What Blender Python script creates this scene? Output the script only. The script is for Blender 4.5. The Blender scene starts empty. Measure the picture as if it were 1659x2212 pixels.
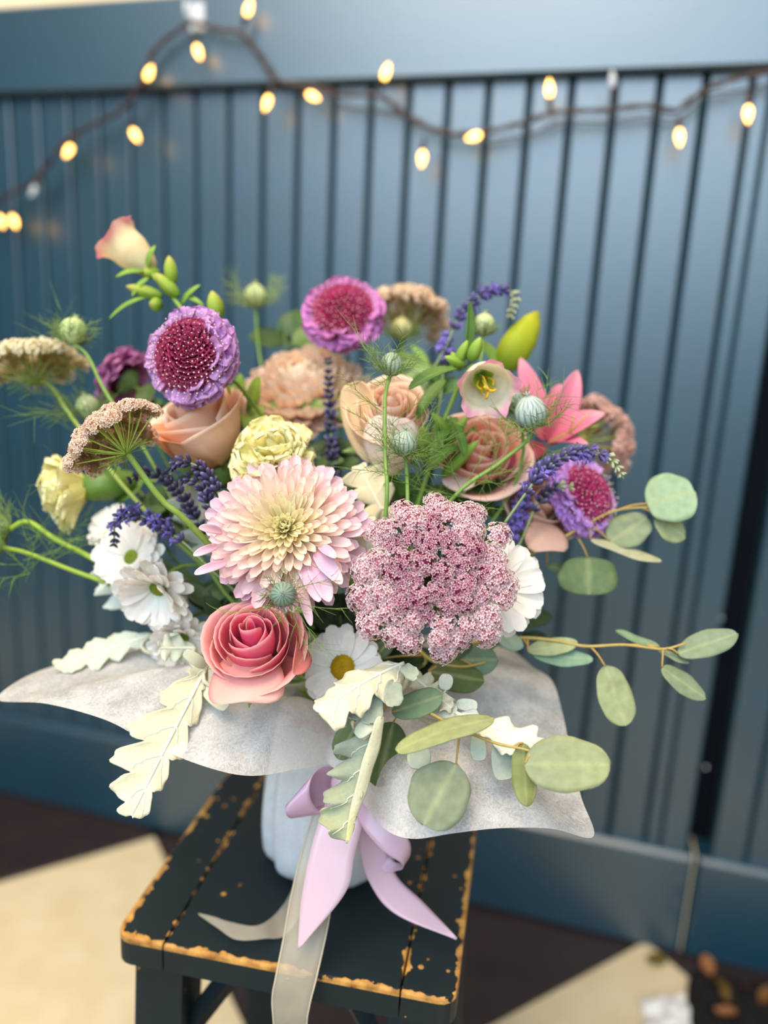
import bpy, math, random
import numpy as np
from mathutils import Matrix, Vector

# ------------------------------------------------------------------ camera
FPX, CX, CY = 1661.0, 829.5, 1106.0          # focal length and centre in pixels of 1659x2212
SEAT_Z, CAM_Z = 0.50, 0.92
scene = bpy.context.scene

def _n(v):
    v = np.array(v, float)
    return v / np.linalg.norm(v)

UPC = _n((350, 7100, 1661))                   # world up seen in camera axes: 13 deg pitch, 3 deg roll
FWC = np.array([0, 0, -1.0]); FWC = _n(FWC - UPC * (FWC @ UPC))
RGC = np.cross(FWC, UPC)
R3 = np.array([RGC, FWC, UPC])                # camera axes -> world axes
CAM = np.array([0.0, 0.0, CAM_Z])

cam_data = bpy.data.cameras.new('camera')
cam = bpy.data.objects.new('camera', cam_data)
scene.collection.objects.link(cam)
m4 = Matrix.Identity(4)
for i in range(3):
    for j in range(3):
        m4[i][j] = R3[i][j]
    m4[i][3] = CAM[i]
cam.matrix_world = m4
cam_data.sensor_fit = 'VERTICAL'
cam_data.sensor_height = 36.0
cam_data.lens = FPX / 2212.0 * 36.0
cam_data.clip_start = 0.02
cam_data.dof.use_dof = True
cam_data.dof.focus_distance = 0.462
cam_data.dof.aperture_fstop = 2.3
scene.camera = cam

# ------------------------------------------------------------------ light and exposure
world = bpy.data.worlds.new('daylight'); scene.world = world
world.use_nodes = True
bg = world.node_tree.nodes['Background']
bg.inputs[0].default_value = (1.0, 0.95, 0.89, 1)
bg.inputs[1].default_value = 0.56

def area(name, loc, target, sx, sy, power, col):
    d = bpy.data.lights.new(name, 'AREA'); d.shape = 'RECTANGLE'
    d.size, d.size_y, d.energy, d.color = sx, sy, power, col
    o = bpy.data.objects.new(name, d); scene.collection.objects.link(o)
    o.location = loc
    o.rotation_euler = (Vector(target) - Vector(loc)).to_track_quat('-Z', 'Y').to_euler()
    return o
# a wide shop window high behind the photographer's left shoulder
area('shop_window_light', (-0.75, -2.0, 2.25), (0.0, 0.9, 1.1), 3.0, 1.9, 112, (0.56, 0.78, 1.0))
# warm ceiling light over the shop floor
area('ceiling_light', (-0.5, -0.25, 2.7), (-0.1, 0.5, 0.9), 1.3, 1.0, 58, (1.0, 0.82, 0.60))

cy = scene.cycles
cy.max_bounces = 7; cy.diffuse_bounces = 3; cy.glossy_bounces = 2; cy.transmission_bounces = 4; cy.transparent_max_bounces = 8
cy.adaptive_threshold = 0.02
cy.caustics_reflective = False; cy.caustics_refractive = False
scene.view_settings.view_transform = 'Standard'
scene.view_settings.look = 'None'
scene.view_settings.gamma = 1.0
scene.view_settings.use_curve_mapping = False
scene.view_settings.exposure = 0.17

# ------------------------------------------------------------------ places
def ray(px, py):
    return R3 @ np.array([(px - CX) / FPX, -(py - CY) / FPX, -1.0])
def P(px, py, d):
    """A point of the place that lies d metres deep along the viewing direction."""
    return CAM + ray(px, py) * d
def onz(px, py, z):
    r = ray(px, py); return CAM + r * ((z - CAM_Z) / r[2])
WT = np.array([0.96601, -0.25850, 0.0])       # along the panelled wall, to the right
WN = np.array([0.25850, 0.96601, 0.0])        # into the wall
WC = 1.1218
def onwall(px, py, off=0.0):
    r = ray(px, py); return CAM + r * ((WC - off) / (WN @ r))
def dirc(x, y, z):
    """Direction from camera axes (right, up, towards the viewer) to world."""
    return R3 @ _n((x, y, z))
def mpx(px, d):
    return px * d / FPX
VASE = np.array([-0.030, 0.552, SEAT_Z])
TIE = np.array([-0.026, 0.550, 0.628])

# ------------------------------------------------------------------ colour
def lin(c):
    out = []
    for x in c[:3]:
        x = x / 255.0
        out.append(x / 12.92 if x <= 0.04045 else ((x + 0.055) / 1.055) ** 2.4)
    return np.array(out)
def ramp(stops, v):
    """stops: list of (t, rgb255); v: array -> linear colours."""
    ts = [s[0] for s in stops]; cs = np.array([lin(s[1]) for s in stops])
    v = np.clip(v, 0, 1)
    return np.stack([np.interp(v, ts, cs[:, k]) for k in range(3)], -1)

# ------------------------------------------------------------------ materials
def nodes_of(name):
    m = bpy.data.materials.new(name); m.use_nodes = True
    nt = m.node_tree
    return m, nt, nt.nodes, nt.links, nt.nodes['Principled BSDF'], nt.nodes['Material Output']

def vcol_material(name, rough=0.55, trans=0.25, spec=0.3, noise=0.0, nscale=300, bump=0.0, bscale=400, sheen=0.0, stretch=None):
    m, nt, N, L, b, out = nodes_of(name)
    a = N.new('ShaderNodeAttribute'); a.attribute_name = 'Col'
    col = a.outputs['Color']
    tc = N.new('ShaderNodeTexCoord')
    vec = tc.outputs['Object']
    if stretch:
        mp = N.new('ShaderNodeMapping'); mp.inputs['Scale'].default_value = stretch
        L.new(vec, mp.inputs['Vector']); vec = mp.outputs['Vector']
    if noise > 0:
        nz = N.new('ShaderNodeTexNoise'); nz.inputs['Scale'].default_value = nscale; nz.inputs['Detail'].default_value = 4
        L.new(vec, nz.inputs['Vector'])
        mr = N.new('ShaderNodeMapRange'); mr.inputs['From Min'].default_value = 0.3; mr.inputs['From Max'].default_value = 0.7
        mr.inputs['To Min'].default_value = 1 - noise; mr.inputs['To Max'].default_value = 1 + noise
        L.new(nz.outputs['Fac'], mr.inputs['Value'])
        mx = N.new('ShaderNodeVectorMath'); mx.operation = 'SCALE'
        L.new(col, mx.inputs[0]); L.new(mr.outputs[0], mx.inputs['Scale']); col = mx.outputs[0]
    L.new(col, b.inputs['Base Color'])
    b.inputs['Roughness'].default_value = rough
    b.inputs['Specular IOR Level'].default_value = spec
    if sheen: b.inputs['Sheen Weight'].default_value = sheen
    if bump > 0:
        nb = N.new('ShaderNodeTexNoise'); nb.inputs['Scale'].default_value = bscale; nb.inputs['Detail'].default_value = 3
        L.new(vec, nb.inputs['Vector'])
        bp = N.new('ShaderNodeBump'); bp.inputs['Strength'].default_value = bump; bp.inputs['Distance'].default_value = 0.001
        L.new(nb.outputs['Fac'], bp.inputs['Height']); L.new(bp.outputs[0], b.inputs['Normal'])
    if trans > 0:
        t = N.new('ShaderNodeBsdfTranslucent'); L.new(col, t.inputs['Color'])
        mix = N.new('ShaderNodeMixShader'); mix.inputs[0].default_value = trans
        L.new(b.outputs[0], mix.inputs[1]); L.new(t.outputs[0], mix.inputs[2])
        L.new(mix.outputs[0], out.inputs['Surface'])
    return m

MAT = {}
MAT['petal'] = vcol_material('petal', 0.55, 0.38, 0.25, noise=0.05, nscale=120)
MAT['leaf'] = vcol_material('leaf', 0.45, 0.15, 0.4, noise=0.16, nscale=150)
MAT['euca'] = vcol_material('eucalyptus_leaf', 0.6, 0.10, 0.3, noise=0.14, nscale=170)
MAT['felt'] = vcol_material('felted_leaf', 0.85, 0.12, 0.1, noise=0.06, nscale=400, bump=0.25, bscale=900, sheen=0.3)
MAT['stem'] = vcol_material('stem', 0.5, 0.0, 0.35, noise=0.10, nscale=200)
MAT['thread'] = vcol_material('thread_leaf', 0.5, 0.1, 0.3)
MAT['satin'] = vcol_material('satin_ribbon', 0.32, 0.15, 0.6)

def paint_material(name, c1, c2, rough, spec=0.5, nscale=6, bump=0.02, coat=0.0):
    m, nt, N, L, b, out = nodes_of(name)
    tc = N.new('ShaderNodeTexCoord')
    nz = N.new('ShaderNodeTexNoise'); nz.inputs['Scale'].default_value = nscale; nz.inputs['Detail'].default_value = 5
    L.new(tc.outputs['Object'], nz.inputs['Vector'])
    cr = N.new('ShaderNodeValToRGB')
    cr.color_ramp.elements[0].position = 0.35; cr.color_ramp.elements[1].position = 0.65
    cr.color_ramp.elements[0].color = (*lin(c1), 1); cr.color_ramp.elements[1].color = (*lin(c2), 1)
    L.new(nz.outputs['Fac'], cr.inputs['Fac']); L.new(cr.outputs[0], b.inputs['Base Color'])
    b.inputs['Roughness'].default_value = rough; b.inputs['Specular IOR Level'].default_value = spec
    if coat:
        b.inputs['Coat Weight'].default_value = coat; b.inputs['Coat Roughness'].default_value = 0.36; b.inputs['Coat IOR'].default_value = 1.75
    if bump:
        n2 = N.new('ShaderNodeTexNoise'); n2.inputs['Scale'].default_value = 60; n2.inputs['Detail'].default_value = 4
        L.new(tc.outputs['Object'], n2.inputs['Vector'])
        bp = N.new('ShaderNodeBump'); bp.inputs['Strength'].default_value = bump; bp.inputs['Distance'].default_value = 0.01
        L.new(n2.outputs['Fac'], bp.inputs['Height']); L.new(bp.outputs[0], b.inputs['Normal'])
    return m
MAT['teal'] = paint_material('teal_gloss_paint', (10, 54, 70), (13, 60, 78), 0.45, 0.5, bump=0.05, coat=1.0)
MAT['dark'] = paint_material('dark_gap', (9, 14, 20), (12, 18, 26), 0.8, 0.1)
MAT['cream_wall'] = paint_material('cream_wall_paint', (226, 205, 168), (234, 214, 180), 0.8, 0.2)
MAT['tile_cream'] = paint_material('cream_floor_tile', (224, 202, 160), (232, 211, 172), 0.5, 0.4, nscale=18)
MAT['tile_dark'] = paint_material('dark_floor_tile', (42, 32, 32), (50, 38, 37), 0.4, 0.4, nscale=14)
MAT['unseen_wall'] = paint_material('dark_unseen_wall', (50, 45, 41), (56, 50, 45), 0.8, 0.2)  # kept dark so the added unseen walls dim the teal wall's reflections
MAT['mat'] = paint_material('black_slab', (20, 18, 19), (34, 29, 28), 0.9, 0.2, nscale=90)
MAT['cord'] = paint_material('brown_cord', (52, 34, 30), (62, 42, 36), 0.5, 0.4)
MAT['paper_scrap'] = paint_material('white_scrap', (222, 214, 205), (240, 236, 230), 0.6, 0.4, nscale=40)

def emit_material(name, col, strength):
    m, nt, N, L, b, out = nodes_of(name)
    b.inputs['Base Color'].default_value = (*lin((255, 220, 160)), 1)
    b.inputs['Emission Color'].default_value = (*lin(col), 1)
    b.inputs['Emission Strength'].default_value = strength
    return m
MAT['bulb'] = emit_material('lit_bulb', (255, 186, 80), 6.5)

def clear_material(name, fac=0.6):
    m, nt, N, L, b, out = nodes_of(name)
    b.inputs['Base Color'].default_value = (0.9, 0.93, 0.95, 1); b.inputs['Roughness'].default_value = 0.12
    t = N.new('ShaderNodeBsdfTransparent'); mix = N.new('ShaderNodeMixShader'); mix.inputs[0].default_value = fac
    L.new(b.outputs[0], mix.inputs[1]); L.new(t.outputs[0], mix.inputs[2]); L.new(mix.outputs[0], out.inputs['Surface'])
    return m
MAT['clear'] = clear_material('clear_plastic', 0.5)
MAT['glass'] = clear_material('vase_glass', 0.75)

def wrap_material(name, col, transp, transl):
    """Spun-bonded floral paper: long matted fibres, lets some light through."""
    m, nt, N, L, b, out = nodes_of(name)
    tc = N.new('ShaderNodeTexCoord')
    mp = N.new('ShaderNodeMapping'); mp.inputs['Scale'].default_value = (1, 1, 1)
    L.new(tc.outputs['Object'], mp.inputs['Vector'])
    nz = N.new('ShaderNodeTexNoise'); nz.inputs['Scale'].default_value = 260; nz.inputs['Detail'].default_value = 6; nz.inputs['Distortion'].default_value = 2.5
    L.new(mp.outputs[0], nz.inputs['Vector'])
    n2 = N.new('ShaderNodeTexNoise'); n2.inputs['Scale'].default_value = 45; n2.inputs['Detail'].default_value = 3
    L.new(mp.outputs[0], n2.inputs['Vector'])
    ad = N.new('ShaderNodeMath'); ad.operation = 'ADD'
    L.new(nz.outputs['Fac'], ad.inputs[0]); L.new(n2.outputs['Fac'], ad.inputs[1])
    mr = N.new('ShaderNodeMapRange'); mr.inputs['From Min'].default_value = 0.75; mr.inputs['From Max'].default_value = 1.25
    mr.inputs['To Min'].default_value = transp * 1.8; mr.inputs['To Max'].default_value = transp * 0.35
    L.new(ad.outputs[0], mr.inputs['Value'])
    b.inputs['Base Color'].default_value = (*lin(col), 1)
    b.inputs['Roughness'].default_value = 0.75; b.inputs['Specular IOR Level'].default_value = 0.2
    bp = N.new('ShaderNodeBump'); bp.inputs['Strength'].default_value = 0.25; bp.inputs['Distance'].default_value = 0.0012
    L.new(nz.outputs['Fac'], bp.inputs['Height']); L.new(bp.outputs[0], b.inputs['Normal'])
    t = N.new('ShaderNodeBsdfTranslucent'); t.inputs['Color'].default_value = (*lin(col), 1)
    mx = N.new('ShaderNodeMixShader'); mx.inputs[0].default_value = transl
    L.new(b.outputs[0], mx.inputs[1]); L.new(t.outputs[0], mx.inputs[2])
    tr = N.new('ShaderNodeBsdfTransparent'); m2 = N.new('ShaderNodeMixShader')
    L.new(mr.outputs[0], m2.inputs[0]); L.new(mx.outputs[0], m2.inputs[1]); L.new(tr.outputs[0], m2.inputs[2])
    L.new(m2.outputs[0], out.inputs['Surface'])
    return m
MAT['wrap'] = wrap_material('spunbond_wrap', (242, 239, 236), 0.27, 0.40)
MAT['wrap_body'] = wrap_material('spunbond_wrap_body', (246, 246, 245), 0.14, 0.3)
def sheer_material(name, col, transp):
    m, nt, N, L, b, out = nodes_of(name)
    b.inputs['Base Color'].default_value = (*lin(col), 1); b.inputs['Roughness'].default_value = 0.45; b.inputs['Sheen Weight'].default_value = 0.4
    tc = N.new('ShaderNodeTexCoord'); wv = N.new('ShaderNodeTexNoise'); wv.inputs['Scale'].default_value = 60
    L.new(tc.outputs['Object'], wv.inputs['Vector'])
    mr = N.new('ShaderNodeMapRange'); mr.inputs['To Min'].default_value = transp - .06; mr.inputs['To Max'].default_value = transp + .06
    L.new(wv.outputs['Fac'], mr.inputs['Value'])
    t = N.new('ShaderNodeBsdfTransparent'); mix = N.new('ShaderNodeMixShader')
    L.new(mr.outputs[0], mix.inputs[0]); L.new(b.outputs[0], mix.inputs[1]); L.new(t.outputs[0], mix.inputs[2]); L.new(mix.outputs[0], out.inputs['Surface'])
    return m
MAT['organza'] = sheer_material('organza', (204, 190, 166), 0.66)

def stool_material():
    m, nt, N, L, b, out = nodes_of('worn_stool_paint')
    tc = N.new('ShaderNodeTexCoord')
    sx = N.new('ShaderNodeSeparateXYZ'); L.new(tc.outputs['Object'], sx.inputs[0])
    def math_(op, a, bb=None):
        n = N.new('ShaderNodeMath'); n.operation = op
        for i, x in enumerate((a, bb)):
            if x is None: continue
            if isinstance(x, (int, float)): n.inputs[i].default_value = x
            else: L.new(x, n.inputs[i])
        return n.outputs[0]
    ax = math_('ABSOLUTE', sx.outputs[0]); ay = math_('ABSOLUTE', sx.outputs[1])
    ex = math_('SUBTRACT', 0.1205, ax); ey = math_('SUBTRACT', 0.150, ay)
    e = math_('MINIMUM', ex, ey)
    nz = N.new('ShaderNodeTexNoise'); nz.inputs['Scale'].default_value = 95; nz.inputs['Detail'].default_value = 6
    L.new(tc.outputs['Object'], nz.inputs['Vector'])
    n2 = N.new('ShaderNodeTexNoise'); n2.inputs['Scale'].default_value = 22; n2.inputs['Detail'].default_value = 3
    L.new(tc.outputs['Object'], n2.inputs['Vector'])
    lim = math_('MULTIPLY', math_('SUBTRACT', math_('ADD', nz.outputs['Fac'], n2.outputs['Fac']), 0.80), 0.0125)
    w1 = math_('LESS_THAN', e, lim)
    topz = math_('GREATER_THAN', sx.outputs[2], -0.0045)
    w1 = math_('MULTIPLY', w1, topz)
    seam = math_('ABSOLUTE', math_('SUBTRACT', ax, 0.0835))
    w2 = math_('MULTIPLY', math_('LESS_THAN', seam, math_('MULTIPLY', math_('SUBTRACT', math_('ADD', nz.outputs['Fac'], n2.outputs['Fac']), 0.92), 0.013)), topz)
    spot = N.new('ShaderNodeTexVoronoi'); spot.inputs['Scale'].default_value = 75
    L.new(tc.outputs['Object'], spot.inputs['Vector'])
    w3 = math_('MULTIPLY', math_('LESS_THAN', spot.outputs['Distance'], 0.15), math_('GREATER_THAN', n2.outputs['Fac'], 0.53))
    w = math_('MAXIMUM', math_('MAXIMUM', w1, w2), w3)
    wood = N.new('ShaderNodeValToRGB')
    wood.color_ramp.elements[0].color = (*lin((140, 92, 38)), 1); wood.color_ramp.elements[1].color = (*lin((214, 158, 82)), 1)
    wood.color_ramp.elements[0].position = 0.35; wood.color_ramp.elements[1].position = 0.65
    L.new(nz.outputs['Fac'], wood.inputs[0])
    paint = N.new('ShaderNodeValToRGB')
    paint.color_ramp.elements[0].color = (*lin((16, 26, 28)), 1); paint.color_ramp.elements[1].color = (*lin((24, 38, 42)), 1)
    L.new(n2.outputs['Fac'], paint.inputs[0])
    mx = N.new('ShaderNodeMix'); mx.data_type = 'RGBA'
    L.new(w, mx.inputs[0]); L.new(paint.outputs[0], mx.inputs[6]); L.new(wood.outputs[0], mx.inputs[7])
    L.new(mx.outputs[2], b.inputs['Base Color'])
    b.inputs['Roughness'].default_value = 0.5; b.inputs['Specular IOR Level'].default_value = 0.35
    bp = N.new('ShaderNodeBump'); bp.inputs['Strength'].default_value = 0.3; bp.inputs['Distance'].default_value = 0.002; bp.invert = True
    L.new(w, bp.inputs['Height']); L.new(bp.outputs[0], b.inputs['Normal'])
    return m
MAT['stool'] = stool_material()

# ------------------------------------------------------------------ mesh helpers
WORLD = {}
COL = scene.collection

def mesh(name, V, F, mat, C=None, smooth=True):
    me = bpy.data.meshes.new(name)
    me.from_pydata([tuple(map(float, v)) for v in V], [], [tuple(map(int, f)) for f in F])
    if C is not None:
        at = me.color_attributes.new('Col', 'FLOAT_COLOR', 'POINT')
        C = np.asarray(C, float)
        if C.ndim == 1: C = np.tile(C, (len(V), 1))
        buf = np.ones((len(V), 4), np.float32); buf[:, :3] = C[:, :3]
        at.data.foreach_set('color', buf.ravel())
    if smooth:
        me.polygons.foreach_set('use_smooth', np.ones(len(me.polygons), bool))
    me.materials.append(MAT[mat] if isinstance(mat, str) else mat)
    me.update()
    return me

def add(name, me, parent=None, M=None, label=None):
    """Link a mesh as ONE object; M is its world matrix."""
    o = bpy.data.objects.new(name, me); COL.objects.link(o)
    M = M if M is not None else Matrix.Identity(4)
    WORLD[o.name] = M
    if parent is not None:
        o.parent = parent
        o.matrix_basis = WORLD[parent.name].inverted() @ M
    else:
        o.matrix_basis = M
    if label: o['label'] = label
    return o

def thing(name, label, cat, loc, group=None, rotz=0.0):
    o = bpy.data.objects.new(name, None); COL.objects.link(o)
    o.empty_display_size = 0.02
    M = Matrix.Translation(Vector(loc)) @ Matrix.Rotation(rotz, 4, 'Z')
    o.matrix_basis = M; WORLD[o.name] = M
    o['label'] = label; o['category'] = cat
    if group: o['group'] = group
    return o

def tag(o, label, cat, group=None):
    o['label'] = label; o['category'] = cat
    if group: o['group'] = group
    return o

def struct(o):
    o['kind'] = 'structure'; return o

def frame(loc, zaxis, spin=0.0, yhint=None):
    """World matrix with local +Z along zaxis."""
    z = _n(zaxis)
    h = np.array([0, 0, 1.0]) if yhint is None else np.array(yhint, float)
    if abs(_n(h) @ z) > 0.97: h = np.array([0.0, 1.0, 0.1])
    x = _n(np.cross(h, z)); y = np.cross(z, x)
    M = Matrix.Identity(4)
    for i in range(3):
        M[i][0], M[i][1], M[i][2], M[i][3] = x[i], y[i], z[i], loc[i]
    return M @ Matrix.Rotation(spin, 4, 'Z')

def gridF(nv, nu, off=0, closed=False):
    F = []
    for i in range(nv - 1):
        for j in range(nu if closed else nu - 1):
            k = (j + 1) % nu
            F.append((off + i * nu + j, off + i * nu + k, off + (i + 1) * nu + k, off + (i + 1) * nu + j))
    return F

def catmull(pts, n):
    p = np.array(pts, float)
    if len(p) == 2:
        t = np.linspace(0, 1, n)[:, None]; return p[0] * (1 - t) + p[1] * t
    p = np.vstack([2 * p[0] - p[1], p, 2 * p[-1] - p[-2]])
    m = len(p) - 3
    out = []
    for s in np.linspace(0, m, n):
        i = min(int(s), m - 1); t = s - i
        a, b, c, d = p[i], p[i + 1], p[i + 2], p[i + 3]
        out.append(0.5 * ((2 * b) + (-a + c) * t + (2 * a - 5 * b + 4 * c - d) * t * t + (-a + 3 * b - 3 * c + d) * t ** 3))
    return np.array(out)

class MB:
    """Collects pieces of one mesh."""
    def __init__(s): s.V = []; s.F = []; s.C = []; s.n = 0
    def put(s, V, F, C):
        V = np.asarray(V, float).reshape(-1, 3); C = np.asarray(C, float)
        if C.ndim == 1: C = np.tile(C, (len(V), 1))
        s.V.append(V); s.C.append(C)
        s.F += [tuple(i + s.n for i in f) for f in F]; s.n += len(V)
    def tube(s, pts, r, C, k=6, cap=True):
        pts = np.array(pts, float); n = len(pts)
        r = np.broadcast_to(np.asarray(r, float), (n,))
        T = np.gradient(pts, axis=0); T /= np.linalg.norm(T, axis=1)[:, None] + 1e-12
        up = np.array([0.0, 0, 1]) if abs(T[0][2]) < 0.9 else np.array([1.0, 0, 0])
        rows = []
        x = _n(np.cross(up, T[0]))
        for i in range(n):
            x = x - T[i] * (x @ T[i]); x /= np.linalg.norm(x) + 1e-12
            y = np.cross(T[i], x)
            a = np.arange(k) * 2 * math.pi / k
            rows.append(pts[i] + r[i] * (np.cos(a)[:, None] * x + np.sin(a)[:, None] * y))
        F = gridF(n, k, 0, True)
        if cap: F += [tuple(range(k - 1, -1, -1)), tuple((n - 1) * k + j for j in range(k))]
        C = np.asarray(C, float)
        if C.ndim == 2: C = np.repeat(C, k, axis=0)
        s.put(np.vstack(rows), F, C)
    def lathe(s, prof, C, k=12, M=None, rfun=None):
        """prof: list of (r, z)."""
        a = np.arange(k) * 2 * math.pi / k
        rows = []
        for r, z in prof:
            rr = r * (rfun(a) if rfun else 1.0)
            rows.append(np.stack([np.cos(a) * rr, np.sin(a) * rr, np.full(k, z)], -1))
        V = np.vstack(rows)
        if M is not None: V = xf(M, V)
        C = np.asarray(C, float)
        if C.ndim == 2: C = np.repeat(C, k, axis=0)
        s.put(V, gridF(len(prof), k, 0, True), C)
    def box(s, lo, hi, C=(0, 0, 0), M=None, bev=0.0):
        x0, y0, z0 = lo; x1, y1, z1 = hi
        V = np.array([(x, y, z) for z in (z0, z1) for y in (y0, y1) for x in (x0, x1)], float)
        if M is not None: V = xf(M, V)
        s.put(V, [(0, 2, 3, 1), (4, 5, 7, 6), (0, 1, 5, 4), (2, 6, 7, 3), (0, 4, 6, 2), (1, 3, 7, 5)], np.zeros(3) + np.array(C))
    def mesh(s, name, mat, smooth=True):
        return mesh(name, np.vstack(s.V), s.F, mat, np.vstack(s.C), smooth)

def xf(M, V):
    A = np.array(M); return np.asarray(V) @ A[:3, :3].T + A[:3, 3]

def grid_normals(G):
    du = np.gradient(G, axis=1); dv = np.gradient(G, axis=0)
    n = np.cross(du, dv); l = np.linalg.norm(n, axis=2, keepdims=True)
    return n / np.where(l < 1e-12, 1, l)

def sheet(G, C, thick=0.0, Cb=None):
    """Grid (nv,nu,3) -> V,F,C; with a thickness it becomes a closed slab."""
    nv, nu = G.shape[:2]
    if thick <= 0:
        return G.reshape(-1, 3), gridF(nv, nu), C.reshape(-1, 3)
    Nn = grid_normals(G)
    B = G - Nn * thick
    V = np.vstack([G.reshape(-1, 3), B.reshape(-1, 3)])
    o = nv * nu
    F = gridF(nv, nu) + [tuple(reversed(f)) for f in gridF(nv, nu, o)]
    rim = [(0, j) for j in range(nu)] + [(i, nu - 1) for i in range(1, nv)] + [(nv - 1, j) for j in range(nu - 2, -1, -1)] + [(i, 0) for i in range(nv - 2, 0, -1)]
    ids = [i * nu + j for i, j in rim]
    for a, b in zip(ids, ids[1:] + ids[:1]):
        F.append((a, a + o, b + o, b))
    Cb = C if Cb is None else Cb
    return V, F, np.vstack([C.reshape(-1, 3), Cb.reshape(-1, 3)])

def petal(L, W, a=0.7, b=0.45, bend0=0.0, bend1=0.0, cup=0.0, ruf=0.0, rfreq=3, tipnotch=0.0, nu=5, nv=7, stops=None,
          edge=None, edgeamt=0.0, seed=0, basew=0.12, bp=1.0, twist=0.0):
    """A petal that starts at the origin, runs along +Y and faces +Z."""
    rnd = random.Random(seed)
    v = 1 - (1 - np.linspace(0, 1, nv)) ** 1.7; u = np.linspace(-1, 1, nu)
    fine = np.linspace(0, 1, 60)
    ph = bend0 + bend1 * fine ** bp
    yy = np.concatenate([[0], np.cumsum((np.cos(ph[1:]) + np.cos(ph[:-1])) / 2)]) / 59 * L
    zz = np.concatenate([[0], np.cumsum((np.sin(ph[1:]) + np.sin(ph[:-1])) / 2)]) / 59 * L
    y = np.interp(v, fine, yy); z = np.interp(v, fine, zz); phv = np.interp(v, fine, ph)
    vm = a / (a + b)
    prof = (np.maximum(v, 1e-4) ** a) * (np.maximum(1 - v, 0) ** b) / (vm ** a * (1 - vm) ** b)
    prof = np.maximum(prof, basew * (1 - v))
    prof[-1] = max(prof[-1], 0.10)
    w = W / 2 * prof
    p1 = rnd.uniform(0, 6.28); p2 = rnd.uniform(0, 6.28)
    U, Vv = np.meshgrid(u, v)
    X = U * w[:, None]
    lift = cup * (U ** 2) * w[:, None]
    if ruf:
        lift = lift + ruf * (Vv ** 1.5) * (np.sin(rfreq * U * 2 + p1) + 0.6 * np.sin(rfreq * 1.7 * U * 2 + Vv * 3 + p2))
    if twist:
        lift = lift + twist * U * Vv * w[:, None]
    along = np.zeros_like(U)
    if tipnotch:
        along = tipnotch * (Vv ** 6) * np.sin(rfreq * 3 * U + p2)
    Y = y[:, None] - np.sin(phv)[:, None] * lift + along
    Z = z[:, None] + np.cos(phv)[:, None] * lift
    G = np.stack([X, Y, Z], -1)
    C = ramp(stops, Vv.ravel()).reshape(nv, nu, 3)
    if edge is not None:
        k = (np.abs(U) ** 3 * edgeamt)[..., None]
        C = C * (1 - k) + lin(edge) * k
    return G, C

def petal_mesh(name, mat='petal', thick=0.0, **kw):
    G, C = petal(**kw)
    V, F, CC = sheet(G, C, thick)
    return mesh(name, V, F, mat, CC)

def bez(p0, p1, p2, p3, n):
    t = np.linspace(0, 1, n)[:, None]
    return (1 - t) ** 3 * p0 + 3 * (1 - t) ** 2 * t * p1 + 3 * (1 - t) * t * t * p2 + t ** 3 * p3

_srnd = random.Random(5)
def bloom(name, label, cat, head, n, group=None, stem_r=0.0016, col=(112, 138, 60), back=0.0, via=None):
    """A cut stem standing in the vase: an Empty at its cut end and the stem up to the head."""
    a = _srnd.uniform(0, 6.28); rr = _srnd.uniform(0.004, 0.022)
    base = VASE + np.array([math.cos(a) * rr, math.sin(a) * rr, 0.012])
    root = thing(name, label, cat, base, group)
    head = np.array(head); n = _n(n)
    mouth = TIE + np.array([math.cos(a) * rr * 0.8, math.sin(a) * rr * 0.8, 0.0])
    h = head - n * back
    if via is not None:
        pts = catmull([h] + [np.array(q) for q in via] + [mouth, base], 30)
    else:
        d = np.linalg.norm(h - mouth)
        pts = np.vstack([bez(h, h - n * d * 0.35, mouth + np.array([0, 0, d * 0.35]), mouth, 18), [base]])
    b = MB(); c = lin(col)
    b.tube(pts, np.linspace(stem_r * 0.9, stem_r * 1.1, len(pts)), c, 7)
    add('stem', b.mesh('stem', 'stem'), root)
    return root
GOLD = math.pi * (3 - math.sqrt(5))

# ================================================================== the setting
def wallpt(s, z, off=0.0):
    """s along the wall, z height above the floor, off towards the room."""
    q = WT * s + WN * (WC - off); return np.array([q[0], q[1], z])
WALLM = Matrix(((WT[0], WN[0], 0, WN[0] * WC), (WT[1], WN[1], 0, WN[1] * WC), (0, 0, 1, 0), (0, 0, 0, 1)))  # x along, y into wall, z up

def wbox(name, s0, s1, z0, z1, y0, y1, mat, parent, bev=0.0):
    """A board on the wall (y into the wall), with chamfered front edges."""
    b = MB()
    if bev <= 0:
        b.box((s0, y0, z0), (s1, y1, z1))
    else:
        V = []; 
        for (y, i) in ((y1, 0), (y0 + bev, 0), (y0, bev)):
            V += [(s0 + i, y, z0 + i), (s1 - i, y, z0 + i), (s1 - i, y, z1 - i), (s0 + i, y, z1 - i)]
        F = [(0, 1, 2, 3), (11, 10, 9, 8)]
        for k in (0, 4):
            for j in range(4):
                a, c = k + j, k + (j + 1) % 4
                F.append((a, a + 4, c + 4, c))
        b.put(V, F, np.zeros(3))
    return add(name, b.mesh(name, mat, False), parent, WALLM)

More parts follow.
